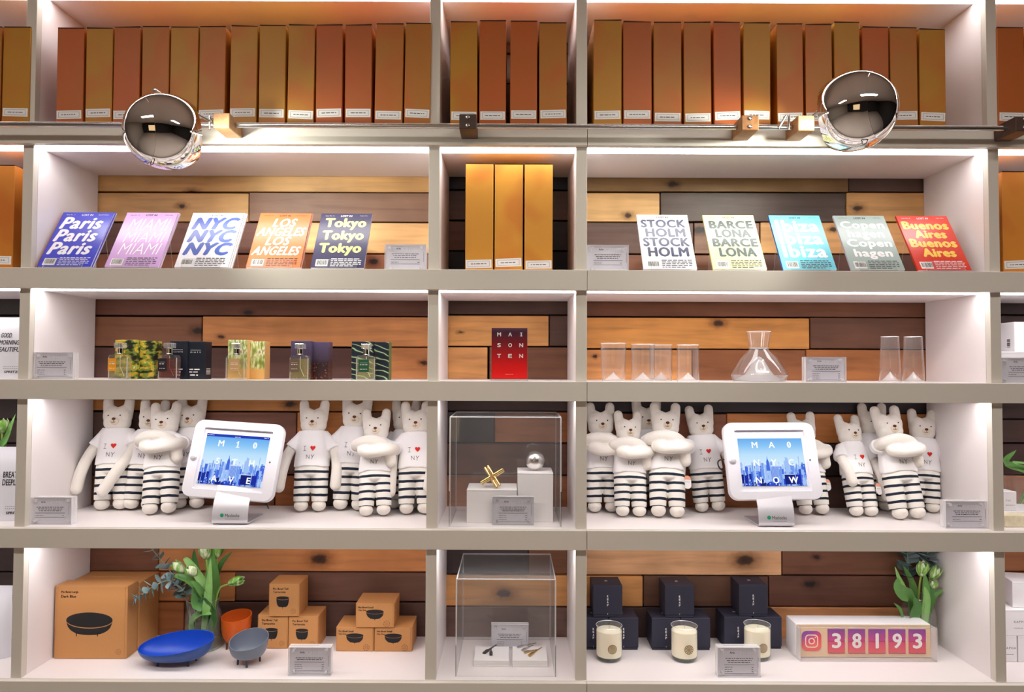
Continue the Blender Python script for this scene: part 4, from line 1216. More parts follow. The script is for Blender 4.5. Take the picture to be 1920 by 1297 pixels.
k.add([(x, -.0002, z) for x, z in pc] + [(x, .0013, z) for x, z in pc], [tuple(range(11)), tuple(range(21, 10, -1))] + [(i, 11 + i, 11 + (i + 1) % 11, (i + 1) % 11) for i in range(11)], TAGC)
k.text('my bear', -.009, .009, -.022, -.018, -.0004, INKG)
k.tube([(0, .0005, 0), (.004, .0005, .014), (.002, .004, .03)], .0006, 5, INK)
M_TAG = k.mesh('hang_tag')


def bear(label, fx, fy, pose='down', lean=12, roll=0, yaw=0, s=1.0, htag=None, Yo=None):
    """fx, fy: pixel between the feet on the shelf; the Y follows from the shelf plane"""
    edge = at(fx, 0, 0)
    Y = Yo
    x = at(fx, fy, Y).x
    t = thing('plush_bear', label, 'plush toy', (x, Y, E_TOP + .0008 + .0015 + .028 * s * abs(math.sin(math.radians(roll)))), (math.radians(-lean), math.radians(roll), math.radians(yaw)), 'plush bears on the fourth shelf')
    t.scale = (s, s, s)
    b_, sh, pa = BODY[pose]
    put('body', b_, t); put('shirt', sh, t); put('trousers', pa, t)
    put('muzzle', M_MUZ, t); put('nose', M_NOSE, t); put('mouth', M_MOUTH, t)
    for e in M_EYE:
        put('eye', e, t)
    put('embroidery', M_EMB, t); put('heart', M_HEART, t)
    if htag:
        put('hang_tag', M_TAG, t, htag, (0, 0, math.radians(12)))
    return t


bear('plush bear nearest the left side panel, one arm across its trousers', 209, 948, 'reach', 9, -1, 6, 1.0, (.062, -.005, .135), Yo=.275)
bear('plush bear half hidden behind the crossed-arm bear of the left group', 262, 953, 'down', 9, 3, 0, .98, None, Yo=.275)
bear('crossed-arm plush bear in front of the left group', 299, 958, 'cross', 16, -4, 4, .985, None, Yo=.200)
bear('plush bear mostly hidden behind the left tablet', 353, 952, 'down', 7, -2, 0, 1.0, (-.065, -.05, .115), Yo=.300)
bear('plush bear with hanging arms right of the left tablet', 581, 961, 'down', 9, 0, 4, .985, None, Yo=.262)
bear('plush bear with legs apart, second from right of left tablet', 655, 960, 'down', 8, 2, 0, 1.03, None, Yo=.285)
bear('crossed-arm plush bear in front, left bay near the middle post', 703, 968, 'cross', 17, -2, 3, .935, None, Yo=.190)
bear('plush bear hidden behind others beside the middle post', 757, 960, 'tight', 7, 0, 0, .985, None, Yo=.315)
bear('plush bear cut by the middle post, arms hanging', 779, 969, 'front', 12, -1, 4, .985, None, Yo=.225)
bear('crossed-arm plush bear cut by the post right of middle bay', 1131, 963, 'cross', 9, 0, 4, .97, None, Yo=.270)
bear('short crossed-arm plush bear in front, second right of the post', 1183, 969, 'cross', 17, 2, 3, .925, (.075, .01, .175), Yo=.195)
bear('plush bear peeking out behind two crossed-arm bears', 1216, 962, 'down', 6, 0, 0, 1.0, None, Yo=.320)
bear('tallest crossed-arm plush bear in the middle of its group', 1252, 973, 'cross', 18, 2, -2, 1.01, (.066, -.005, .135), Yo=.185)
bear('plush bear with hanging arm left of the right tablet', 1332, 962, 'down', 9, -4, 0, .945, None, Yo=.280)
bear('crossed-arm plush bear half hidden by the right tablet', 1527, 966, 'cross', 14, -3, -4, .905, (.062, .0, .125), Yo=.240)
bear('plush bear right of the right tablet with a coral hang tag', 1620, 964, 'close', 18, 2, 10, .90, (.055, -.035, .115), Yo=.215)
bear('plush bear peeking from behind between two bears, far right group', 1645, 957, 'down', 5, 0, 0, .965, None, Yo=.318)
bear('leaning crossed-arm plush bear with folded legs near right panel', 1705, 967, 'cross', 17, -2.5, 4, .985, None, Yo=.175)
bear('rightmost plush bear next to the right side panel', 1732, 955, 'down', 8, 3, -6, .915, None, Yo=.290)

# ------------------------------------------------------------------ tablets on stands
ALU = mat('white powder coated steel', S(236, 234, 242), .35)
ALUS = mat('satin aluminium', S(212, 210, 218), .32, .25)


def rr(w_, h_, r, n=6):
    out = []
    for cx_, cz, a0 in ((w_ / 2 - r, h_ / 2 - r, 0), (-w_ / 2 + r, h_ / 2 - r, 90), (-w_ / 2 + r, -h_ / 2 + r, 180), (w_ / 2 - r, -h_ / 2 + r, 270)):
        for i in range(n + 1):
            a = math.radians(a0 + 90 * i / n); out.append((cx_ + r * math.cos(a), cz + r * math.sin(a)))
    return out


def loops(k, Ls, m_, cap0=False, cap1=False):
    n = len(Ls[0]); vs = [p for l in Ls for p in l]; fs = []
    for j in range(len(Ls) - 1):
        for i in range(n):
            fs.append((j * n + i, (j + 1) * n + i, (j + 1) * n + (i + 1) % n, j * n + (i + 1) % n))
    if cap0:
        fs.append(tuple(range(n)))
    if cap1:
        fs.append(tuple((len(Ls) - 1) * n + i for i in range(n - 1, -1, -1)))
    k.add(vs, fs, m_)


SKYG = emis('screen sky', S(150, 200, 240), .97)
_nt = SKYG.node_tree; _e = [q_ for q_ in _nt.nodes if q_.type == 'EMISSION'][0]
_tc = _nt.nodes.new('ShaderNodeTexCoord'); _sx = _nt.nodes.new('ShaderNodeSeparateXYZ'); _nt.links.new(_tc.outputs['Generated'], _sx.inputs[0])
_r = ramp(_nt, [(.4, S(206, 230, 246)), (.62, S(184, 220, 246)), (.8, S(134, 192, 240)), (1, S(92, 160, 230))]); _nt.links.new(_sx.outputs[2], _r.inputs[0]); _nt.links.new(_r.outputs[0], _e.inputs[0])
BLD = [emis('screen city %d' % i, S(*c_), .95) for i, c_ in enumerate(((32, 48, 158), (46, 74, 196), (70, 106, 216), (112, 152, 232), (158, 190, 242), (200, 220, 248), (26, 36, 122)))]
SWH = emis('screen white', S(250, 250, 252), 1.0); SBAR = emis('screen bar', S(40, 62, 180), .9)


def tablet(label, cx_, cy_, Y, letters, bar, lean, roll, yaw, basex, basey, Yb, side, seed):
    bx = at(basex, basey, Yb).x
    t = thing('tablet_stand', label, 'tablet', (bx, Yb, E_TOP + .0004))
    c_ = at(cx_, cy_, Y); loc = (c_.x - bx, Y - Yb, c_.z - E_TOP)
    rot = (math.radians(-lean), math.radians(roll), math.radians(yaw))
    W, H = .296, .246
    case = lambda: None
    k = MB(ALU)
    o0, o1, o2 = rr(W * .97, H * .97, .028), rr(W, H, .030), rr(W * .985, H * .985, .028)
    i0 = rr(W * .765, H * .79, .003); i1 = rr(W * .755, H * .78, .003)
    Lp = lambda L_, y: [(x, y, z) for x, z in L_]
    loops(k, [Lp(o0, .026), Lp(o1, .020), Lp(o1, .004), Lp(o2, 0), Lp(i0, 0), Lp(i1, .007)], ALU, cap0=True, cap1=True)
    en = k.build('enclosure', t, loc, rot, smooth=40)
    k = MB(mat('recess painted shade', S(120, 118, 140), .5)); k.box(-W * .36, W * .36, -.0004, .0002, H * .392, H * .398); k.build('recess_shade_strip', en)  # grey strip laid on as the shadow line along the recess top
    # screen
    sw, sh = .208, .160
    k = MB(SKYG); rnd = random.Random(seed)
    k.quad(-sw / 2, sw / 2, -sh / 2, sh / 2, .0062)
    k.build('screen', en)
    k = MB(*BLD)
    for row, (zb, hh, n_, pal, yy) in enumerate(((.33, .17, 34, (4, 5, 4, 3), .0060), (.22, .22, 30, (2, 3, 4, 3), .0058), (.08, .28, 26, (1, 2, 3, 0, 4), .0056), (0, .24, 22, (0, 1, 2, 6, 4, 3), .0054))):
        for i in range(n_):
            w_ = sw / n_ * rnd.uniform(.6, 1.3); x0 = -sw / 2 + sw * i / n_; x1 = min(sw / 2, x0 + w_); z1 = -sh / 2 + sh * (zb + hh * rnd.uniform(.25, 1))
            mm = BLD[rnd.choice(pal)]
            k.quad(x0, x1, -sh / 2 + sh * max(0, zb - .1) * (0 if row == 3 else 1), z1, yy, mm)
            for q_ in range(3):
                if rnd.random() < .6:
                    za = rnd.uniform(-sh / 2 + sh * max(0, zb - .08), z1); k.quad(x0 + w_ * .15, min(sw / 2, x0 + w_ * .5), za, min(z1, za + .004), yy - .0001, BLD[rnd.choice((3, 4, 5))])
    U = lambda u: -sw / 2 + sw * u
    V = lambda v: -sh / 2 + sh * v
    k.poly([(U(.395), V(.3)), (U(.455), V(.3)), (U(.445), V(.48)), (U(.43), V(.53)), (U(.424), V(.60)), (U(.418), V(.53)), (U(.405), V(.48))], .0052, BLD[2])
    k.quad(U(.47), U(.575), V(.15), V(.40), .0051, BLD[4])
    for i in range(7):
        k.quad(U(.478 + .0135 * i), U(.484 + .0135 * i), V(.16), V(.38), .0050, BLD[2])
    k.quad(U(.465), U(.58), V(.385), V(.41), .0050, BLD[5])
    k.poly([(U(.69), V(.26)), (U(.76), V(.26)), (U(.74), V(.55)), (U(.70), V(.57))], .0051, BLD[4])
    k.quad(U(.66), U(.82), V(.03), V(.22), .0050, BLD[6]); k.quad(U(.65), U(.83), V(.22), V(.235), .0049, BLD[5]); k.quad(U(.83), U(.91), V(.03), V(.22), .0050, BLD[0])
    for i in range(4):
        k.quad(U(.93 + .017 * i), U(.937 + .017 * i), V(.02), V(.16), .0049, BLD[5])
    k.quad(U(.905), U(.91), V(.4), V(.58), .0051, BLD[2])
    k.build('skyline_picture', en)
    k = MB(SWH)
    if bar == 'blue':
        k.quad(-sw / 2, sw / 2, V(.945), V(1), .0056, SBAR); k.scribble(U(.01), U(.12), V(.972), .002, .0054, SWH); k.scribble(U(.45), U(.54), V(.958), .0015, .0054, SWH); k.scribble(U(.91), U(.98), V(.975), .002, .0054, SWH)
    else:
        k.quad(-sw / 2, sw / 2, V(.945), V(1), .0056, SWH)
    k.build('status_bar', en)
    for row, s in enumerate(letters):
        for i, ch in enumerate(s):
            xx = U((.255, .52, .79)[i] + .0); zz_ = V((.815, .46, .115)[row])
            wd = .0068 if ch in '1' else .0085
            k = MB(SWH); k.text(ch, xx, None, zz_ - .0095, zz_ + .0095, .0044, bold=.035, align='c')
            if ch == '1':
                k.quad(xx - .006, xx + .006, zz_ - .0103, zz_ - .0083, .0044); k.poly([(xx - .0062, zz_ + .0045), (xx - .0045, zz_ + .003), (xx, zz_ + .0075), (xx, zz_ + .0103)], .0044, SWH)
            if ch == '0':
                k.poly([(xx - .0022, zz_ - .004), (xx - .0008, zz_ - .005), (xx + .0022, zz_ + .004), (xx + .0008, zz_ + .005)], .0044, SWH)
            k.build('letter', en)
    k = MB(ALUS); k.M = Matrix.Translation((-W * .435, 0, .0)) @ Matrix.Rotation(PI / 2, 4, 'X')
    k.lathe([(0, .0), (.011, .0), (.011, .002), (.009, .0032), (.0065, .0032), (.005, .005), (0, .0055)], 20); k.build('lock', en, smooth=40)
    k = MB(INKG); k.M = Matrix.Translation((W * .405, -.0003, 0)) @ Matrix.Rotation(PI / 2, 4, 'X')
    k.lathe([(0, .0003), (.0028, .0003), (.003, 0)], 12); k.build('camera_hole', en)
    # bent steel stand
    zt = loc[2]; yt = loc[1] + .030
    prof = [(yt + .004, zt + .04), (yt - .010, zt - .02), (.012, .062), (.003, .034), (0, .014), (.0015, .005), (.007, .0012), (.018, 0.0005), (.145, .0005)]
    k = MB(ALUS); hw = .055; n = len(prof); th = .004
    vs = []
    for sx in (-1, 1):
        for i, (y, z) in enumerate(prof):
            a_, b_ = prof[max(0, i - 1)], prof[min(n - 1, i + 1)]; d = Vector((b_[0] - a_[0], b_[1] - a_[1])).normalized()
            vs.append((sx * hw, y, z)); vs.append((sx * hw, y - d.y * th * -1 * -1, z + d.x * th))
    fs = []
    m2 = 2 * n
    for i in range(n - 1):
        fs += [(2 * i, m2 + 2 * i, m2 + 2 * i + 2, 2 * i + 2), (2 * i + 1, 2 * i + 3, m2 + 2 * i + 3, m2 + 2 * i + 1), (2 * i, 2 * i + 2, 2 * i + 3, 2 * i + 1), (m2 + 2 * i, m2 + 2 * i + 1, m2 + 2 * i + 3, m2 + 2 * i + 2)]
    fs += [(0, 1, m2 + 1, m2), (m2 - 2, 2 * m2 - 2, 2 * m2 - 1, m2 - 1)]
    k.add(vs, fs); k.build('stand', t, (0, 0, .001), (0, 0, 0), smooth=50)
    k = MB(INK); k.text('Maclocks', -.014, .030, .0235, .033, .0, INK, bold=0.0)
    k.quad(-.014, .030, .017, .0177, 0, INKG)
    k.M = None
    gm = mat('green logo', S(20, 150, 110), .5)
    k.poly([(-.024 + .006 * math.cos(a * PI / 5), .0285 + .006 * math.sin(a * PI / 5)) for a in range(10)], 0, gm)
    o = k.build('logo_lettering', t, (0, -.0031, .001)); o.rotation_euler = (math.radians(-8.5), 0, 0)
    return t


tabA = tablet('white tablet on bent steel stand with M10 5TH AVE on screen', 437, 862, .115, ('M10', '5TH', 'AVE'), 'blue', 17, 3.2, -4, 430, 978, .055, 1, 5)
tabB = tablet('white tablet on bent steel stand with MA0 NYC NOW on screen', 1449, 863, .115, ('MA0', 'NYC', 'NOW'), 'white', 17, -.4, 2, 1457, 984, .055, -1, 5)
CABLE = mat('black cable', S(34, 36, 44), .5)
k = MB(CABLE); k.tube(smooth_path([at(500, 925, .2), at(501, 945, .2), at(503, 951, .21), at(503, 953, .24)], 5), .0022, 8); tag(k.build('power_cable', smooth=50), 'short dark cable hanging behind the left tablet', 'cable')
k = MB(CABLE); k.tube(smooth_path([at(1362, 885, .155), at(1350, 878, .15), at(1346, 868, .145), at(1350, 862, .14), at(1362, 861, .135)], 6), .0022, 8); tag(k.build('power_cable', smooth=50), 'dark cable loop at the left side of right tablet', 'cable')
# ------------------------------------------------------------------ acrylic display cases of the middle bay
def case(label, x0, x1, ytop, ybot, Y, z, depth):
    ym = (ytop + ybot) / 2
    xa, xb = at(x0, ym, Y).x, at(x1, ym, Y).x; h = at(960, ytop, Y).z - z; hw = (xb - xa) / 2; th = .003
    t = thing('display_case', label, 'display case', ((xa + xb) / 2, Y, z + .0003))
    def pane(nm, a, axis):
        k = MB(ACRYL, EDGE); x0_, x1_, y0_, y1_, z0_, z1_ = a
        vs = [(x, y, zz_) for x in (x0_, x1_) for y in (y0_, y1_) for zz_ in (z0_, z1_)]
        F = {'y': [(0, 4, 5, 1), (2, 3, 7, 6)], 'x': [(0, 1, 3, 2), (4, 6, 7, 5)], 'z': [(0, 2, 6, 4), (1, 5, 7, 3)]}
        for ax in 'xyz':
            k.add(vs, F[ax], ACRYL if ax == axis else EDGE)
        k.build(nm, t)
    pane('front_pane', (-hw + th, hw - th, 0, th, 0, h - th), 'y')
    pane('back_pane', (-hw + th, hw - th, depth - th, depth, 0, h - th), 'y')
    pane('side_pane', (-hw, -hw + th, 0, depth, 0, h - th), 'x')
    pane('side_pane', (hw - th, hw, 0, depth, 0, h - th), 'x')
    pane('top_pane', (-hw, hw, 0, depth, h - th, h), 'z')
    for sx in (-1, 1):
        k = MB(EDGED); k.box(sx * hw - .0010, sx * hw + .0010, -.0012, -.0002, 0, h * .32); k.build('corner_shade_strip', t)  # dark strip over the corner, shade put into its colour
        k = MB(EDGE); k.box(sx * hw - .0012, sx * hw + .0012, -.0014, -.0002, h * .32, h - .003); k.build('corner_gleam_strip', t)  # white strip over the corner, its gleam put into the colour
    k = MB(EDGE); k.box(-hw, hw, -.0014, -.0002, h - .003, h); k.build('top_gleam_strip', t)
    return t


case('clear acrylic case over the gold ornament and silver ball', 843, 1052, 781, 990, .045, E_TOP, .25)
case('clear acrylic case over the hair clips on the bottom shelf', 855, 1042, 1085, 1270, .045, G_TOP, .30)


def plinth(label, x0, x1, ytop, ybot, Y, z, depth, group, stepped=0):
    ym = (ytop + ybot) / 2
    xa, xb = at(x0, ym, Y).x, at(x1, ym, Y).x; h = at(x0, ytop, Y).z - z; hw = (xb - xa) / 2
    t = thing('plinth', label, 'plinth', ((xa + xb) / 2, Y, z + .0003), (0, 0, 0), group)
    if not stepped:
        k = MB(PLINTH); k.rbox(-hw, hw, 0, depth, 0, h - .004, .001, seg=1); k.build('block', t)
        k = MB(PLINTH); k.rbox(-hw - .0004, hw + .0004, -.0004, depth, h - .0036, h, .0008, seg=1); k.build('lid', t)
    else:
        for i in range(stepped):
            k = MB(PLINTH); k.rbox(-hw, hw, .0002 * (i % 2), depth, h * i / stepped + .0002, h * (i + 1) / stepped - .0002, .0006, seg=1); k.build('layer', t)
    t['h'] = h
    return t


p1 = plinth('low white plinth under the gold ornament', 875, 969, 918, 984, .10, E_TOP, .13, 'plinths in the upper clear case')
p2 = plinth('tall white plinth under the silver ball', 970.5, 1037, 887, 980, .115, E_TOP, .13, 'plinths in the upper clear case')
GOLDM = mat('polished brass', (0.86, 0.62, 0.24, 1), .16, 1.0)
Y = .145
c_ = at(923, 892, Y); zt = E_TOP + p1['h'] + .0006
t = thing('brass_ornament', 'brass ornament of crossed paired rods on the low plinth', 'ornament', (c_.x, Y, zt + .036), (0, 0, 0))
orn = t
d1 = Vector((.85, .12, .5)).normalized(); d3 = Vector((.60, -.52, -.60)); d3 = (d3 - d1 * d3.dot(d1)).normalized(); d2 = d1.cross(d3)
for dm, do in ((d1, d2), (d2, d3), (d3, d1)):                # three pairs of parallel rods, interlocked at the middle
    for s_ in (-1, 1):
        k = MB(GOLDM); k.M = Matrix.Translation(do * s_ * .0056) @ dm.to_track_quat('Z', 'Y').to_matrix().to_4x4()
        k.lathe([(0, -.042), (.0034, -.042), (.0049, -.040), (.0049, .040), (.0034, .042), (0, .042)], 14); k.build('rod', t, smooth=35)
orn.location.z = zt - min((v.co.z for o_ in orn.children for v in o_.data.vertices)) + .0002
Y = .175
c_ = at(1003, 860, Y); r = 18.2 * ps(Y)
zt = E_TOP + p2['h'] + .0006
t = thing('silver_ball', 'satin silver sphere with a fine seam on the tall plinth', 'ornament', (c_.x, Y, zt + r + .0015))
k = MB(mat('satin silver', (0.84, 0.82, 0.80, 1), .26, 1.0)); k.ball((0, 0, 0), r, nu=40, nv=24); k.build('sphere', t, smooth=60)
k = MB(INKG); k.tube([(r * 1.0008 * math.cos(a * PI / 20) * .55 + r * .30 , -r * math.sqrt(max(0, 1 - (math.cos(a * PI / 20) * .55 + .30) ** 2 - (math.sin(a * PI / 20) * .55) ** 2)), r * math.sin(a * PI / 20) * .55) for a in range(2, 18)], .0004, 5); k.build('seam', t)
k = MB(STEEL); k.lathe([(0, -r - .0012), (.009, -r - .0012), (.009, -r + .002), (0, -r + .002)], 18); k.build('foot_ring', t)

p3 = plinth('flat white block under the black hair clips', 888, 954, 1238, 1253, .115, G_TOP, .115, 'flat blocks in the lower clear case', 4)
p4 = plinth('flat white block under the silver and gold clips', 961, 1027, 1238, 1253, .115, G_TOP, .115, 'flat blocks in the lower clear case', 4)
zt = G_TOP + p3['h'] + .0008


def onz(px, py, z):
    d = ray(px, py)
    return CAM_P + d * ((z - CAM_P.z) / d.z)


def clip(label, a, b_, m_, wdt=.0055):
    p, q_ = onz(a[0], a[1], zt), onz(b_[0], b_[1], zt)
    d = (q_ - p); L_ = d.length; ang = math.atan2(d.y, d.x)
    t = thing('hair_clip', label, 'hair clip', (p.x, p.y, zt), (0, 0, ang), 'hair clips in the lower clear case')
    k = MB(m_)
    for s_, zz_ in ((1, .0045), (-1, .0018)):
        k.add([(0, -wdt * .9, zz_), (L_ * .28, -wdt, zz_ + .001), (L_ * .42, -wdt * .4, zz_), (L_, -.0012, .0022), (L_, .0012, .0022), (L_ * .42, wdt * .4, zz_), (L_ * .28, wdt, zz_ + .001), (0, wdt * .9, zz_)]
              + [(0, -wdt * .9, zz_ - .0014), (L_ * .28, -wdt, zz_ - .0008), (L_ * .42, -wdt * .4, zz_ - .0014), (L_, -.0012, .0008), (L_, .0012, .0008), (L_ * .42, wdt * .4, zz_ - .0014), (L_ * .28, wdt, zz_ - .0008), (0, wdt * .9, zz_ - .0014)],
              [tuple(range(8)), tuple(range(15, 7, -1))] + [(i, 8 + i, 8 + (i + 1) % 8, (i + 1) % 8) for i in range(8)])
    k.build('blades', t)
    k = MB(m_); k.tube([(L_ * .30, -wdt * .9, .003), (L_ * .30, wdt * .9, .003)], .0022, 8); k.build('hinge', t, smooth=40)


BLKM = mat('black metal', S(34, 42, 46), .3, .7); SLV = mat('silver metal', (.7, .68, .66, 1), .2, 1)
clip('black hair clip lying diagonally, the longer of two', (907, 1226), (931, 1209), BLKM)
clip('black hair clip pointing back, the shorter of two', (920.5, 1229), (920.8, 1214), BLKM)
clip('silver hair clip, upper of two on the block', (970, 1215), (1005, 1206), SLV)
clip('silver hair clip, lower of two on the block', (979, 1221), (1000, 1210), SLV)
clip('gold hair clip, upper of two on the block', (983, 1225), (1010, 1218), GOLDM)
clip('gold hair clip, lower of two on the block', (992, 1231), (1016, 1214), GOLDM)

# ------------------------------------------------------------------ kraft boxes
KL = mat('kraft edge', S(120, 76, 40), .7)


def kraft(label, x0, x1, ytop, ybot, Y, z, depth, text, kind, group, yaw=0, h=None, art_=True, hh=None):
    ym = (ytop + ybot) / 2
    xa, xb = at(x0, ym, Y).x, at(x1, ym, Y).x; h = h or at((x0 + x1) / 2, ytop, Y).z - z; hw = (xb - xa) / 2
    t = thing('kraft_box', label, 'box', ((xa + xb) / 2, Y, z + .0003), (0, 0, math.radians(yaw)), group)
    k = MB(KRAFT); k.rbox(-hw, hw, 0.001, depth, 0, h - .0012, .0012, seg=1); k.build('carton', t)
    k = MB(KRAFT); k.rbox(-hw, hw, -.0004, depth - .001, h - .001, h, .0004, seg=1); k.rbox(-hw * .94, hw * .94, -.0006, .0012, .001, h - .001, .0005, seg=1); k.build('lid', t)
    if not art_:
        return t
    y = -.001
    k = MB(INK); fs = h * .036 if kind == 'large' else h * .062 if kind == 'tall' else h * .075
    zt_ = {'large': .90, 'tall': .82, 'small': .80}[kind]; xl = -hw * (.82 if kind == 'large' else .72)
    if kind == 'small':
        xl = -hw * .86
    k.text(text[0], xl, None, h * zt_, h * zt_ + fs, y, INK, bold=.03); k.text(text[1], xl, None, h * zt_ - fs * 1.6, h * zt_ - fs * .6, y, INK, bold=.03)
    k.build('lettering', t)
    k = MB(INK)
    cx_, cz, a, b_, dz_ = {'large': (-.03 * hw, h * .535, hw * .64, h * .105, h * .195), 'tall': (-.08 * hw, h * .57, hw * .42, h * .05, h * .27), 'small': (.0, h * .66, hw * .46, h * .09, h * .29)}[kind]
    EL = [(cx_ + a * math.cos(2 * PI * i / 32), cz + b_ * math.sin(2 * PI * i / 32)) for i in range(32)]
    k.poly(EL, y)
    lo = [(cx_ + a * math.cos(PI + PI * i / 16), cz - h * .012 + b_ * math.sin(PI + PI * i / 16)) for i in range(17)]
    pw_ = .45 if kind == 'tall' else .8
    bt = [(cx_ + a * .98 * math.copysign(abs(math.cos(PI * i / 16)) ** pw_, math.cos(PI * i / 16)), cz - h * .012 - dz_ * math.sin(PI * i / 16) ** (.9)) for i in range(17)]
    for i in range(16):
        p, q_, r_, s_ = lo[i], lo[i + 1], bt[15 - i], bt[16 - i]
        k.poly([p, q_, r_, s_], y)
    for lx in ((-.55, .36) if kind == 'large' else (-.5, 0, .5)):
        x = cx_ + a * lx; zz_ = cz - h * .012 - dz_ * (.82 if lx else 1.0)
        k.poly([(x - hw * .018, zz_), (x + hw * .018, zz_), (x + hw * .01, zz_ - h * .055), (x - hw * .01, zz_ - h * .055)], y)
    k.build('bowl_print', t)
    k = MB(mat('kraft ink', S(126, 82, 48), .7)); r0 = hw * (.075 if kind == 'large' else .17); cx_, cz = hw * (.78 if kind == 'large' else .62), h * (.1 if kind == 'large' else .16)
    for i in range(24):
        if i % 3 < 2:
            a0, a1 = 2 * PI * i / 24, 2 * PI * (i + 1) / 24
            k.poly([(cx_ + r0 * math.cos(a0), cz + r0 * math.sin(a0)), (cx_ + r0 * math.cos(a1), cz + r0 * math.sin(a1)), (cx_ + r0 * .84 * math.cos(a1), cz + r0 * .84 * math.sin(a1)), (cx_ + r0 * .84 * math.cos(a0), cz + r0 * .84 * math.sin(a0))], y)
    for a0 in (90, 150, 210, 270, 330, 30):
        a0 = math.radians(a0); c_, s_ = math.cos(a0), math.sin(a0)
        k.poly([(cx_ + r0 * .2 * c_ - r0 * .05 * s_, cz + r0 * .2 * s_ + r0 * .05 * c_), (cx_ + r0 * .2 * c_ + r0 * .05 * s_, cz + r0 * .2 * s_ - r0 * .05 * c_), (cx_ + r0 * .62 * c_ + r0 * .05 * s_, cz + r0 * .62 * s_ - r0 * .05 * c_), (cx_ + r0 * .62 * c_ - r0 * .05 * s_, cz + r0 * .62 * s_ + r0 * .05 * c_)], y)
    k.build('emblem', t)
    return t


GL = 'large kraft boxes on the bottom shelf'
kraft('front large kraft box printed with a wide black bowl silhouette', 102, 238, 1099, 1226, .165, G_TOP, .066, ('Pio Bowl Large', 'Dark Blue'), 'large', GL)
x_ = 0
for i, nm in enumerate(('second large kraft box, directly behind the printed front one', 'third large kraft box, at the back against the planks')):
    Yk = .165 + .068 * (i + 1)
    sc = (DIST + .165) / (DIST + Yk)
    kraft(nm, 960 + (104 - 960) * sc, 960 + (240.5 - 960) * sc, 688 + (1096 - 688) * sc, 1200, Yk, G_TOP, .066, ('Pio Bowl Large', 'Dark Blue'), 'large', GL, art_=False, h=.2225)
GT = 'kraft boxes of tall terracotta bowls'
TX = ('Pio Bowl Tall', 'Terracotta')
a_ = kraft('kraft box printed with a tall black bowl, bottom left of its stack', 483, 539.5, 1153, 1212, .255, G_TOP, .105, TX, 'tall', GT)
kraft('kraft box printed with a tall black bowl, bottom right of its stack', 540.5, 596.5, 1153, 1212, .255, G_TOP, .105, TX, 'tall', GT, h=.1075)
kraft('kraft box printed with a tall black bowl, topmost of its stack', 504, 561, 1095, 1153, .25, G_TOP + .1082, .105, TX, 'tall', GT, h=.1075)
GS = 'kraft boxes of small clay grey bowls'
TX = ('Pio Bowl Small', 'Clay Grey')
kraft('kraft box printed with a low round bowl, bottom left of its stack', 630, 700.5, 1179, 1222, .235, G_TOP, .115, TX, 'small', GS, h=.079)
kraft('kraft box printed with a low round bowl, bottom right of its stack', 702, 772.5, 1179, 1222, .235, G_TOP, .115, TX, 'small', GS, h=.079)
kraft('kraft box printed with a low round bowl, topmost of its stack', 667, 739, 1134, 1179, .23, G_TOP + .0797, .115, TX, 'small', GS, h=.079)


# ------------------------------------------------------------------ bowls on little legs
def bowl(label, cx_, cy_, Y, a, b_, hf, hb_, zleg, tiltx, tilty, m_out, m_in, legm, pw_, legs, group='bowls on legs on the bottom shelf', th=.002):
    x = at(cx_, cy_, Y).x
    t = thing('footed_bowl', label, 'bowl', (x, Y, G_TOP + .0004), (0, 0, 0), group)
    def pt(th_, s_, off):
        rr_ = math.sin(s_ * PI / 2) ** pw_; ca, sa = math.cos(th_), math.sin(th_)
        X_, Y_ = (a - off) * ca, (b_ - off) * sa
        zr_ = hf + tiltx * X_ + tilty * Y_
        fr_ = 1 - math.cos(s_ * PI / 2)
        return (X_ * rr_, Y_ * rr_, zleg + off * (1 - s_) + fr_ * (zr_ - zleg))
    n, mm = 48, 14
    def surf(off, m_, flip):
        return lambda u, v: pt(2 * PI * u * (-1 if flip else 1), .04 + .96 * v, off)
    k = MB(m_out); k.grid(surf(0, m_out, False), n, mm, m_out, closeu=True); k.add([pt(2 * PI * i / n, .04, 0) for i in range(n)], [tuple(range(n - 1, -1, -1))])
    k.build('outer_shell', t, smooth=60)
    k = MB(m_in); k.grid(surf(th, m_in, True), n, mm, m_in, closeu=True); k.add([pt(2 * PI * i / n, .04, th) for i in range(n)], [tuple(range(n))])
    k.grid(lambda u, v: pt(2 * PI * u, 1.0, th * v), n, 1, m_in, closeu=True)
    k.build('inner_lining', t, smooth=60)
    for lx, ly in legs:
        k = MB(legm); k.tube([(lx * a * .98, ly * b_ * .98, zleg + .004 + .5 * (lx * lx + ly * ly) * zleg), (lx * a, ly * b_, .004), (lx * a * 1.02, ly * b_ * 1.02, 0)], [.0034, .0034, .003], 10); k.build('leg', t, smooth=50)
    return t


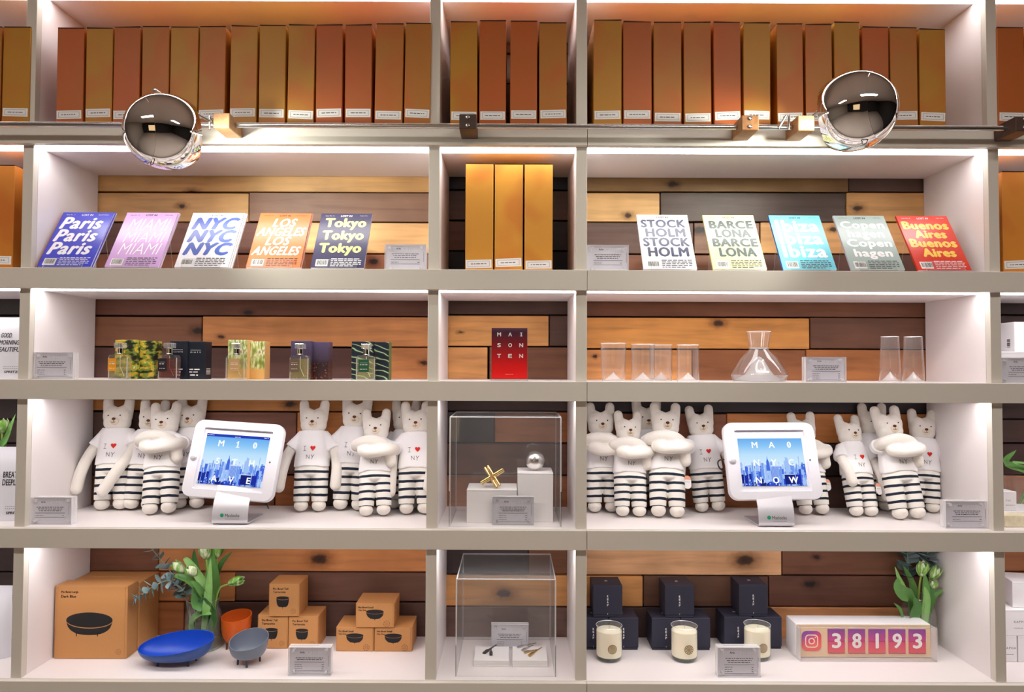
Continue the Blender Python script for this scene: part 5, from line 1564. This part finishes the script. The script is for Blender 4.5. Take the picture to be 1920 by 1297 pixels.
BLUE = mat('cobalt lacquer', S(16, 72, 190), .42); BLUEO = mat('cobalt lacquer outside', S(38, 78, 150), .38)
TERR = mat('terracotta lacquer', S(206, 92, 28), .4); GREY = mat('clay grey lacquer', S(112, 120, 136), .4)
LEGB = mat('navy metal leg', S(36, 52, 84), .35, .5); LEGT = mat('brown metal leg', S(110, 56, 34), .35, .5); LEGG = mat('slate metal leg', S(62, 70, 84), .35, .5)
bowl('wide cobalt blue oval bowl with slanted rim', 330, 1240, .128, .118, .060, .067, 0, .013, .115, .28, BLUEO, BLUE, LEGB, .62, ((-.42, -.30), (.40, -.32), (-.40, .45), (.44, .45)))
bowl('tall terracotta orange bowl with slanted rim', 442.5, 1214, .268, .0495, .046, .105, 0, .020, .05, .16, TERR, TERR, LEGT, .34, ((-.45, -.5), (.45, -.5), (0, .6)))
bowl('small clay grey bowl with slanted rim', 466, 1250, .135, .0605, .052, .076, 0, .018, .07, .34, GREY, GREY, LEGG, .5, ((-.5, -.2), (.10, -.62), (.5, .30)))

# ------------------------------------------------------------------ candles and their black boxes
WAX = mat('cream wax', S(248, 240, 214), .5); WAX.node_tree.nodes['Principled BSDF'].inputs['Subsurface Weight'].default_value = .15
EMB = mat('dark gold foil', S(150, 128, 88), .4, .4)


def candle(label, cx_, Y, kind):
    x = at(cx_, 1235, Y).x; r = .0425
    t = thing('candle', label, 'candle', (x, Y, G_TOP + .0003), (0, 0, 0), 'jar candles on the bottom shelf')
    pr = [(0, .0), (r * .82, 0), (r * .93, .004), (r * .99, .016), (r, .03), (r, .108), (r - .0016, .108), (r - .002, .094)]
    k = MB(GLASS); k.lathe(pr, 40); k.build('glass_jar', t, smooth=50)
    k = MB(EDGE); k.lathe([(r - .0016, .1078), (r - .0008, .1088), (r + .0002, .1078)], 40); k.build('rim', t, smooth=60)
    k = MB(clear('thick bottle green base', tint=(.62, .68, .62, 1), f0=.08, f1=.5, haze=.12, hazecol=(.3, .36, .32, 1))); k.lathe([(0, .001), (r * .8, .001), (r * .95, .011), (0, .013)], 32); k.build('glass_foot', t, smooth=40)
    k = MB(WAX); k.lathe([(0, .0135), (r * .93, .0135), (r - .0022, .022), (r - .0020, .092), (r - .004, .0935), (0, .092)], 40); wx = k.build('wax', t, smooth=40)
    k = MB(mat('cotton wick', S(200, 186, 160), .8)); k.tube([(0, 0, .091), (.001, 0, .100), (.003, 0, .105)], .0012, 6); k.build('wick', t)
    ry = lambda x_, z: (x_, -math.sqrt(max(0, (r + .0008) ** 2 - x_ * x_)), z)
    k = MB(EMB); R_ = .0148; n = 28; cx2 = .005; cz = .045
    def ring(r0, r1, n=28):
        vs = [ry(cx2 + rr_ * math.cos(2 * PI * i / n), cz + rr_ * math.sin(2 * PI * i / n)) for rr_ in (r0, r1) for i in range(n)]
        k.add(vs, [(i, (i + 1) % n, n + (i + 1) % n, n + i) for i in range(n)])
    ring(R_ * .88, R_)
    if kind == 'rays':
        ring(R_ * .12, R_ * .3)
        for i in range(12):
            a = 2 * PI * i / 12; c_, s_ = math.cos(a), math.sin(a); e = .0009
            k.add([ry(cx2 + u * c_ + w_ * s_, cz + u * s_ - w_ * c_) for u, w_ in ((R_ * .34, -e), (R_ * .86, -e * 1.8), (R_ * .86, e * 1.8), (R_ * .34, e))], [(0, 1, 2, 3)])
    else:
        for q_ in range(1, 6):
            ring(R_ * (.16 * q_ - .05), R_ * (.16 * q_ + .04))
    k.build('round_emblem', t)
    return t


candle('cream jar candle with round emblem, left of three', 1142, .185, 'rings')
candle('cream jar candle with wheel emblem, middle of three', 1283, .185, 'rays')
candle('cream jar candle behind the price sign, right of three', 1420, .20, 'rings')


def black_box(label, x0, x1, ytop, z, Y, h=.106, depth=.10, yaw=0):
    ym = 1190
    xa, xb = at(x0, ym, Y).x, at(x1, ym, Y).x; hw = (xb - xa) / 2
    t = thing('candle_box', label, 'box', ((xa + xb) / 2, Y, z + .0003), (0, 0, math.radians(yaw)), 'black candle boxes on the bottom shelf')
    k = MB(BLACKBOX); k.rbox(-hw, hw, 0, depth, .0085, h, .0014, seg=1); k.build('lid', t)
    k = MB(BLACKBOX); k.rbox(-hw + .002, hw - .002, .002, depth - .002, 0, .0083, .001, seg=1); k.build('base', t)
    k = MB(INKW)
    for i, ch in enumerate('KEAP'):
        z0 = h * (.625 - .092 * i); k.text(ch, -.0022, .0022, z0, z0 + .0068, -.0005, bold=.05)
    k.quad(-.0006, .0006, .009, .014, -.0005)
    k.build('lettering', t)
    k = MB(mat('silver foil dot', S(200, 196, 196), .3, .6)); k.lathe([(0, h + .0008), (.0055, h + .0008), (.0055, h + .0001)], 16, c=(0, depth * .5, 0)); k.build('foil_dot', t)


H_ = .106
for nm, (l0, l1, r0, r1, t0, t1), Yb in (('left', (1085, 1140.5, 1142, 1197, 1112, 1167), .255), ('middle', (1222, 1276, 1277.5, 1332, 1247, 1302), .255), ('right', (1358, 1411, 1412.5, 1466, 1386, 1440), .27)):
    black_box('black candle box, bottom left of the %s stack' % nm, l0, l1, 0, G_TOP, Yb)
    black_box('black candle box, bottom right of the %s stack' % nm, r0, r1, 0, G_TOP, Yb)
    black_box('black candle box, topmost of the %s stack' % nm, t0, t1, 0, G_TOP + H_ + .0012, Yb + .002, yaw=-1 if nm == 'right' else 0)

# ------------------------------------------------------------------ follower counter
Y = .20
cw = at(1746, 1205, Y).x - at(1492, 1205, Y).x; hw = cw / 2; cxw = (at(1746, 1205, Y).x + at(1492, 1205, Y).x) / 2
h = at(1620, 1170, Y).z - G_TOP
t = thing('follower_counter', 'white flip counter showing 38193 beside a pink camera icon', 'counter', (cxw, Y, G_TOP + .0004))
k = MB(CART); k.rbox(-hw, hw, .001, .085, 0, h, .004); k.build('housing', t, smooth=40)
k = MB(mat('maple panel', S(236, 204, 164), .5, var=.05, bscale=40)); k.box(-hw + .003, hw - .003, -.001, .0008, .003, h - .002); k.build('front_panel', t)
k = MB(ACRYL, EDGE); dY = .034
k.box(-hw + .001, hw + .001, -dY, -dY + .003, 0, h * 1.0, ACRYL, EDGE); k.box(-hw + .001, hw + .001, -dY + .003, -.0015, 0, .003, ACRYL, ACRYL); k.box(-hw + .001, hw + .001, -dY + .003, -.0015, h - .003, h, ACRYL, ACRYL)
k.box(hw - .002, hw + .001, -dY + .003, -.0015, .003, h - .003, ACRYL, EDGE); k.box(-hw + .001, -hw + .004, -dY + .003, -.0015, .003, h - .003, ACRYL, EDGE)
k.build('acrylic_cover', t)
m_, nt, b, N, L = nodes_mat('pink violet gradient print')
tc = N('ShaderNodeTexCoord'); sx = N('ShaderNodeSeparateXYZ'); L(tc.outputs['Generated'], sx.inputs[0])
r = ramp(nt, [(0, S(232, 62, 70)), (.45, S(216, 30, 96)), (.55, S(200, 30, 130)), (1, S(120, 40, 150))]); L(sx.outputs[2], r.inputs[0]); L(r.outputs[0], b.inputs['Base Color']); b.inputs['Roughness'].default_value = .4
GRAD = m_
m_, nt, b, N, L = nodes_mat('camera icon gradient print')
tc = N('ShaderNodeTexCoord'); sx = N('ShaderNodeSeparateXYZ'); L(tc.outputs['Generated'], sx.inputs[0])
ad = N('ShaderNodeMath'); ad.operation = 'ADD'; L(sx.outputs[2], ad.inputs[0])
mu = N('ShaderNodeMath'); mu.operation = 'MULTIPLY'; mu.inputs[1].default_value = -.5; L(sx.outputs[0], mu.inputs[0]); L(mu.outputs[0], ad.inputs[1])
r = ramp(nt, [(.0, S(240, 70, 60)), (.3, S(226, 34, 92)), (.7, S(150, 36, 160)), (1, S(100, 50, 170))]); L(ad.outputs[0], r.inputs[0]); L(r.outputs[0], b.inputs['Base Color']); b.inputs['Roughness'].default_value = .4
ICON = m_
px2 = ps(Y)
X = lambda px: at(px, 1205, Y).x - cxw
ic = 18 * px2; cx_ = X(1521); cz = h * .50
k = MB(ICON); L0 = rr(ic * 2, ic * 2, ic * .5); loops(k, [[(cx_ + x, -.0034, cz + z) for x, z in L0], [(cx_ + x, -.001, cz + z) for x, z in L0]], ICON, cap0=True); k.build('camera_icon', t)
k = MB(mat('icon cream line', S(250, 226, 200), .5))
def outl(L1, L2):
    n = len(L1); k.add([(cx_ + x, -.0037, cz + z) for x, z in L1 + L2], [(i, (i + 1) % n, n + (i + 1) % n, n + i) for i in range(n)])
outl(rr(ic * 1.34, ic * 1.34, ic * .38), rr(ic * 1.12, ic * 1.12, ic * .28))
C_ = lambda r_: [(r_ * math.cos(2 * PI * i / 28), r_ * math.sin(2 * PI * i / 28)) for i in range(28)]
outl(C_(ic * .34), C_(ic * .22))
k.poly([(cx_ + ic * .37 + x, cz + ic * .37 + z) for x, z in C_(ic * .06)], -.0037)
k.build('icon_lines', t)
for i, ch in enumerate('38193'):
    cx_ = X((1567.5, 1605.5, 1643.5, 1681, 1719)[i]); w_, hh = 15.6 * px2, 22 * px2
    k = MB(GRAD); k.box(-w_, w_, -.004, -.001, .0004, hh * 2); k.build('flip_card', t, (cx_, 0, cz - hh))
    k = MB(mat('flap shade line', S(90, 20, 60), .6)); k.quad(-w_, w_, hh - .0007, hh + .0007, -.0042)
    k.quad(-w_, w_, -.0006, .0012, -.0042); k.build('split_line', t, (cx_, 0, cz - hh))
    k = MB(INKW); k.text(ch, 0 if ch == '1' else -w_ * .48, None if ch == '1' else w_ * .48, hh * .46, hh * 1.64, -.0045, bold=.045, align='c'); k.build('digit', t, (cx_, 0, cz - hh))
    k = MB(INKW); k.box(w_, w_ + .002, -.0036, -.0022, hh * .9, hh * 1.25); k.build('hinge_clip', t, (cx_, 0, cz - hh))

# ------------------------------------------------------------------ vases, tulips, eucalyptus
LEAFS = [mat('tulip leaf %d' % i, S(*c_), .42, var=.15, bscale=60) for i, c_ in enumerate(((98, 150, 74), (118, 172, 90), (80, 130, 66), (138, 186, 106)))]
def petal_mat(n, lo, hi):
    m_, nt_, b_, N_, L_ = nodes_mat(n)
    tc_ = N_('ShaderNodeTexCoord'); mp_ = N_('ShaderNodeMapping'); mp_.inputs['Scale'].default_value = (95, 95, 24); L_(tc_.outputs['Object'], mp_.inputs[0])
    n_ = N_('ShaderNodeTexNoise'); n_.inputs['Scale'].default_value = 1.0; n_.inputs['Detail'].default_value = 2; L_(mp_.outputs[0], n_.inputs['Vector'])
    r_ = ramp(nt_, [(lo, S(122, 178, 66)), (hi, S(232, 238, 204))]); L_(n_.outputs['Fac'], r_.inputs[0]); L_(r_.outputs[0], b_.inputs['Base Color']); b_.inputs['Roughness'].default_value = .5
    return m_


PETG = petal_mat('tulip petal green', .46, .72); PETW = petal_mat('tulip petal cream', .38, .56)
STEM = mat('tulip stem', S(160, 192, 92), .45)
EUC = [mat('eucalyptus leaf %d' % i, S(*c_), .55) for i, c_ in enumerate(((126, 150, 150), (96, 124, 124), (150, 168, 172)))]
EST = mat('eucalyptus stem', S(150, 160, 140), .6)


def ribbon(k, path, width, cup, nrm, m_, n=12, th=.0009):
    """curved leaf blade: path of control points, lens-shaped outline, cupped across, real thickness"""
    p = smooth_path(path, max(3, n // max(1, len(path) - 1))); n = len(p) - 1; top = []; cross = (-1, -.5, 0, .5, 1)
    nrm = Vector(nrm).normalized()
    for i, c_ in enumerate(p):
        u = i / n; tg_ = (p[min(n, i + 1)] - p[max(0, i - 1)]).normalized(); sd = tg_.cross(nrm).normalized(); nn = sd.cross(tg_).normalized()
        w_ = width * (math.sin(PI * min(1, (u * .92 + .08))) ** .75) * (.45 + .55 * min(1, u * 2.5) if u < .4 else 1)
        for e in cross:
            top.append(c_ + sd * (w_ * e) + nn * (cup * w_ * (e * e)))
    m2 = len(top); bot = []
    for i in range(len(p)):
        for j in range(5):
            q_ = top[i * 5 + j]; bot.append(q_ - nrm * th)
    fs = []
    for i in range(n):
        for j in range(4):
            a_ = i * 5 + j; fs.append((a_, a_ + 1, a_ + 6, a_ + 5)); fs.append((m2 + a_, m2 + a_ + 5, m2 + a_ + 6, m2 + a_ + 1))
        fs.append((i * 5, i * 5 + 5, m2 + i * 5 + 5, m2 + i * 5)); fs.append((i * 5 + 4, m2 + i * 5 + 4, m2 + i * 5 + 9, i * 5 + 9))
    k.add(top + bot, fs, m_)


def bloom(parent, c_, d, L_, r_, cream, rnd):
    d = Vector(d).normalized(); q_ = d.to_track_quat('Z', 'Y').to_matrix().to_4x4()
    for j in range(6):
        inner = j % 2; a0 = 2 * PI * j / 6 + .3
        m_ = PETW if (cream and j in (0, 1, 3)) else PETG
        k = MB(m_); k.M = Matrix.Translation(c_) @ q_
        rr_ = r_ * (.86 if inner else 1.0)
        def f(u, v):
            half = 1.15 * (math.sin(PI * (.10 + .86 * v)) ** .7) * .55 * 1.35
            a = a0 + (u - .5) * 2 * half
            rad = rr_ * (math.sin(PI * (.06 + .72 * v)) ** .75) * (1 + .10 * math.sin(3 * v + j))
            return (rad * math.cos(a), rad * math.sin(a), L_ * v * (1 - .06 * (2 * u - 1) ** 2) * (1.0 if not inner else .97))
        k.grid(f, 6, 8)
        o = k.build('petal', parent, smooth=60)
        md = o.modifiers.new('thick', 'SOLIDIFY'); md.thickness = .0008
    return


def tulip(label, pts, blm, leaves, group, cream=True, L_=.05, r_=.017, seed=1):
    """pts: stem points; leaves: (points, width, normal)"""
    base = Vector(pts[0])
    t = thing('tulip', label, 'flower', base, (0, 0, 0), group)
    loc = [Vector(p) - base for p in pts]
    k = MB(STEM); sp_ = smooth_path(loc, 6); k.tube(sp_, .0032, 8); k.build('stem', t, smooth=50)
    if blm:
        bloom(t, sp_[-1], (sp_[-1] - sp_[-3]), L_, r_, cream, random.Random(seed))
    for i, (lp, w_, nr) in enumerate(leaves):
        k = MB(LEAFS[(seed + i) % 4]); ribbon(k, [Vector(p) - base for p in lp], w_, .35, nr, LEAFS[(seed + i) % 4]); k.build('leaf', t, smooth=60)
    return t


def vase(label, cx_, Y, r, h, wl):
    x = at(cx_, 1190, Y).x
    t = thing('glass_vase', label, 'vase', (x, Y, G_TOP + .0003), (0, 0, 0), 'glass vases on the bottom shelf')
    pr = [(0, 0), (r * .96, 0), (r, .004), (r, h * .62), (r * .99, h * .72), (r * .86, h * .82), (r * .82, h * .88), (r * .84, h), (r * .82, h), (r * .80, h * .88), (r * .84, h * .82), (r * .965, h * .71), (r * .975, h * .6), (r * .97, .008), (0, .008)]
    k = MB(GLASS); k.lathe(pr, 40); k.build('glass_wall', t, smooth=50)
    k = MB(EDGE); k.lathe([(r * .82, h - .0002), (r * .83, h + .001), (r * .842, h - .0002)], 40); k.build('rim', t, smooth=60)
    k = MB(clear('vase water', tint=(.80, .89, .72, 1), f0=.03, f1=.3, haze=.10, hazecol=(.6, .7, .5, 1))); k.lathe([(0, .009), (r * .955, .009), (r * .96, wl), (0, wl)], 36); k.build('water', t, smooth=50)
    return t, x


YV = .262
va, vx = vase('clear glass vase with water and tulips behind the blue bowl', 381, YV, .058, .160, .075)
A = lambda x, y, Y=YV: at(x, y, Y)
base = lambda dx, dy=0: Vector((vx + dx, YV + dy, G_TOP + .014))
GT_ = 'tulips in the left vase'
tulip('tulip with large bloom at the top middle of the left vase', [base(.010, .01), A(394, 1130), A(391, 1085, .275), A(387, 1048, .28)], True, [([base(.012, .012), A(404, 1110, .285), A(396, 1050, .29), A(401, 1030, .29)], .021, (0, -1, .2)), ([base(.004, .014), A(378, 1110, .29), A(366, 1060, .295), A(364, 1028, .295)], .013, (.3, -1, 0))], GT_, True, .056, .0215, 1)
tulip('tulip bloom at the top right of the left vase, partly cut', [base(.018, .015), A(402, 1120, .29), A(406, 1075, .3), A(407, 1046, .3)], True, [([base(.02, .015), A(404, 1100, .3), A(415, 1058, .3), A(435, 1034, .3)], .012, (-.4, -1, .3))], GT_, False, .05, .019, 2)
tulip('cream tulip facing left, centre of the left vase', [base(.020, -.01), A(400, 1150, .25), A(384, 1100, .225), A(368, 1079, .21), ], True, [([base(.014, -.012), A(398, 1140, .24), A(382, 1095, .215), A(352, 1052, .205), A(343, 1050, .2)], .014, (.3, -1, .4)), ([base(.0, -.014), A(392, 1140, .23), A(372, 1100, .2), A(358, 1088, .19)], .012, (0, -1, .5))], GT_, True, .046, .018, 3)
tulip('cream and green tulip at the far left of left vase', [base(.012, -.005), A(388, 1130, .25), A(368, 1095, .23), A(346, 1073, .225)], True, [([base(.002, -.008), A(388, 1135, .24), A(360, 1092, .22), A(334, 1080, .215), A(326, 1082, .21)], .013, (.2, -.8, .8))], GT_, True, .052, .0175, 4)
tulip('drooping tulip bending to the right of the left vase', [base(.026, .0), A(404, 1130, .255), A(412, 1103, .25), A(428, 1095, .245)], True, [([base(.02, .006), A(402, 1125, .27), A(392, 1085, .275), A(394, 1052, .28)], .016, (0, -1, 0)), ([base(.010, -.02), A(398, 1160, .225), A(372, 1120, .21), A(360, 1100, .215)], .019, (.2, -1, .2))], GT_, False, .058, .0165, 5)
tulip('leafy tulip stem in the middle of the left vase', [base(.006, -.02), A(392, 1150, .23), A(388, 1120, .225)], False, [([base(.008, -.022), A(390, 1140, .215), A(370, 1130, .2), A(362, 1108, .2)], .022, (-.3, -1, .2)), ([base(.002, -.024), A(386, 1150, .21), A(392, 1100, .215), A(395, 1045, .225)], .013, (.2, -1, 0)), ([base(-.02, -.03), A(362, 1166, .215), A(380, 1150, .21), A(397, 1152, .2)], .018, (0, -.6, 1))], GT_, False, seed=6)


def eucalyptus(label, pts, n, size, seed, group, taper=.5, disc=False):
    rnd = random.Random(seed); base_ = Vector(pts[0])
    t = thing('eucalyptus_sprig', label, 'foliage sprig', base_, (0, 0, 0), group)
    sp_ = smooth_path([Vector(p) - base_ for p in pts], 10)
    k = MB(EST); k.tube(sp_, [.0022 - .0012 * i / len(sp_) for i in range(len(sp_))], 6); k.build('stem', t, smooth=50)
    i0 = int(len(sp_) * .42)
    for i in range(n):
        u = i / (n - 1); j = i0 + u * (len(sp_) - 2 - i0); c_ = sp_[int(j)]; tg_ = (sp_[min(len(sp_) - 1, int(j) + 1)] - sp_[max(0, int(j) - 1)]).normalized()
        s_ = size * (1 - taper * u) * rnd.uniform(.85, 1.15)
        for sgn in (-1, 1):
            ax = Matrix.Rotation(i * 1.45 + rnd.uniform(-.3, .3) + (PI if sgn > 0 else 0), 4, tg_)
            sd = (ax @ tg_.orthogonal().normalized()).normalized()
            d = (sd + tg_ * rnd.uniform(.15, .6)).normalized()
            m_ = EUC[rnd.randrange(3)]; k = MB(m_)
            nr = (tg_ * 1.0 - sd * .3 + Vector((0, rnd.uniform(-.8, .1), .3))).normalized()
            ribbon(k, [c_, c_ + d * s_ * .5, c_ + d * s_ + nr * s_ * rnd.uniform(-.15, .15)], s_ * (.46 if disc else .36), .2, nr, m_, n=6, th=.0006); k.build('leaf', t, smooth=60)
    return t


GE = 'eucalyptus sprigs in the left vase'
eucalyptus('eucalyptus sprig rising to the upper left of the left vase', [base(-.02, .0), A(362, 1135, .27), A(340, 1098, .25), A(312, 1062, .24), A(284, 1028, .235)], 10, .046, 3, GE, .35)
eucalyptus('eucalyptus sprig drooping left over the kraft boxes', [base(-.026, -.01), A(352, 1130, .24), A(322, 1090, .20), A(290, 1098, .175), A(262, 1118, .165), A(253, 1123, .16)], 12, .038, 8, GE, .45)
eucalyptus('short dark eucalyptus sprig at the rim of the left vase', [base(-.03, .01), A(352, 1140, .25), A(346, 1110, .225), A(330, 1094, .215), A(322, 1092, .21)], 7, .038, 12, GE, .3)

YV = .31
vb, vx = vase('clear glass vase with tulips behind the counter', 1722, YV, .056, .165, .07)
GT_ = 'tulips in the right vase'
tulip('open cream and green tulip, left bloom of right vase', [base(-.014, -.01), A(1721, 1140, .30), A(1724, 1100, .285), A(1727, 1080, .28)], True, [([base(-.03, -.01), A(1704, 1130, .285), A(1694, 1105, .27), A(1684, 1083, .265), A(1678, 1062, .265)], .012, (.4, -1, .2)), ([base(-.026, -.016), A(1708, 1124, .275), A(1690, 1112, .26), A(1681, 1098, .255), A(1684, 1082, .255)], .024, (.2, -1, .3))], GT_, True, .052, .0205, 11)
tulip('cream striped tulip, upper right bloom of right vase', [base(.010, .0), A(1732, 1130, .30), A(1739, 1100, .29), A(1746, 1086, .285)], True, [([base(.0, -.02), A(1734, 1135, .27), A(1735, 1100, .268), A(1733, 1072, .27)], .014, (0, -1, 0)), ([base(-.01, .01), A(1716, 1120, .32), A(1706, 1085, .325), A(1692, 1058, .325)], .012, (.2, -1, 0))], GT_, True, .05, .0185, 12)
tulip('small tulip bud at the right of right vase', [base(.02, -.005), A(1742, 1130, .295), A(1746, 1112, .285), A(1748, 1104, .28)], True, [([base(.018, .0), A(1742, 1140, .30), A(1752, 1115, .29), A(1774, 1106, .285)], .013, (-.3, -.8, .6)), ([base(.012, -.022), A(1738, 1150, .265), A(1744, 1110, .27), A(1746, 1095, .275)], .014, (0, -1, .1))], GT_, True, .034, .014, 13)
tulip('leafy tulip stem low in the right vase', [base(-.005, -.02), A(1722, 1150, .275), A(1724, 1130, .275)], False, [([base(-.02, -.025), A(1712, 1160, .265), A(1718, 1135, .262), A(1712, 1118, .262)], .020, (.2, -1, .1)), ([base(.008, -.028), A(1734, 1155, .262), A(1737, 1120, .262), A(1733, 1098, .268)], .013, (-.2, -1, 0)), ([base(-.044, -.02), A(1690, 1150, .262), A(1684, 1138, .258), A(1676, 1130, .255)], .006, (.2, -1, .3))], GT_, False, seed=14)
GE = 'eucalyptus sprigs in the right vase'
eucalyptus('round-leaved eucalyptus sprig at the left of right vase', [base(-.01, .015), A(1708, 1120, .335), A(1703, 1070, .335), A(1702, 1040, .33), A(1700, 1022, .325)], 7, .052, 21, GE, .1, True)
eucalyptus('round-leaved eucalyptus sprig at the right of right vase', [base(.012, .018), A(1730, 1110, .335), A(1734, 1065, .335), A(1738, 1042, .33), A(1742, 1022, .325)], 8, .056, 25, GE, .1, True)

# plants of the end bays
Y = .19; z = E_TOP
x = at(-8, 940, Y).x
t = thing('glass_vase', 'small glass vase behind the foil pouch, mostly out of frame', 'vase', (x, Y + .02, z + .0003)); k = MB(GLASS); k.lathe([(0, 0), (.04, 0), (.042, .12), (.04, .12), (.038, .004), (0, .004)], 28); k.build('glass_wall', t, smooth=50)
b0 = Vector((x, Y + .02, z + .008))
tulip('green and white tulip at the left edge, fourth shelf', [b0, at(-2, 880, .2), at(3, 838, .19), at(4, 812, .18)], True, [([b0, at(6, 850, .19), at(16, 815, .18), at(29, 776, .17)], .012, (-.3, -1, .2)), ([b0, at(0, 850, .185), at(12, 825, .17), at(21, 806, .165)], .014, (-.2, -1, .4)), ([b0, at(-10, 850, .18), at(-12, 815, .18), at(-10, 785, .18)], .014, (0, -1, 0))], 'tulips of the end bays', True, .05, .019, 31)
x = at(1935, 940, .22).x
t = thing('glass_vase', 'small glass vase at the right edge, mostly out of frame', 'vase', (x + .02, .32, z + .0003)); k = MB(GLASS); k.lathe([(0, 0), (.04, 0), (.042, .12), (.04, .12), (.038, .004), (0, .004)], 28); k.build('glass_wall', t, smooth=50)
b0 = Vector((x + .02, .32, z + .008))
tulip('tulip leaf poking out at the right edge, fourth shelf', [b0, at(1940, 900, .3), at(1944, 870, .29)], False, [([b0, at(1930, 890, .27), at(1884, 868, .24), at(1906, 843, .22)], .014, (0, -1, .5)), ([b0, at(1936, 880, .26), at(1900, 866, .22), at(1911, 872, .21)], .004, (0, -1, .5))], 'tulips of the end bays', True, seed=32)
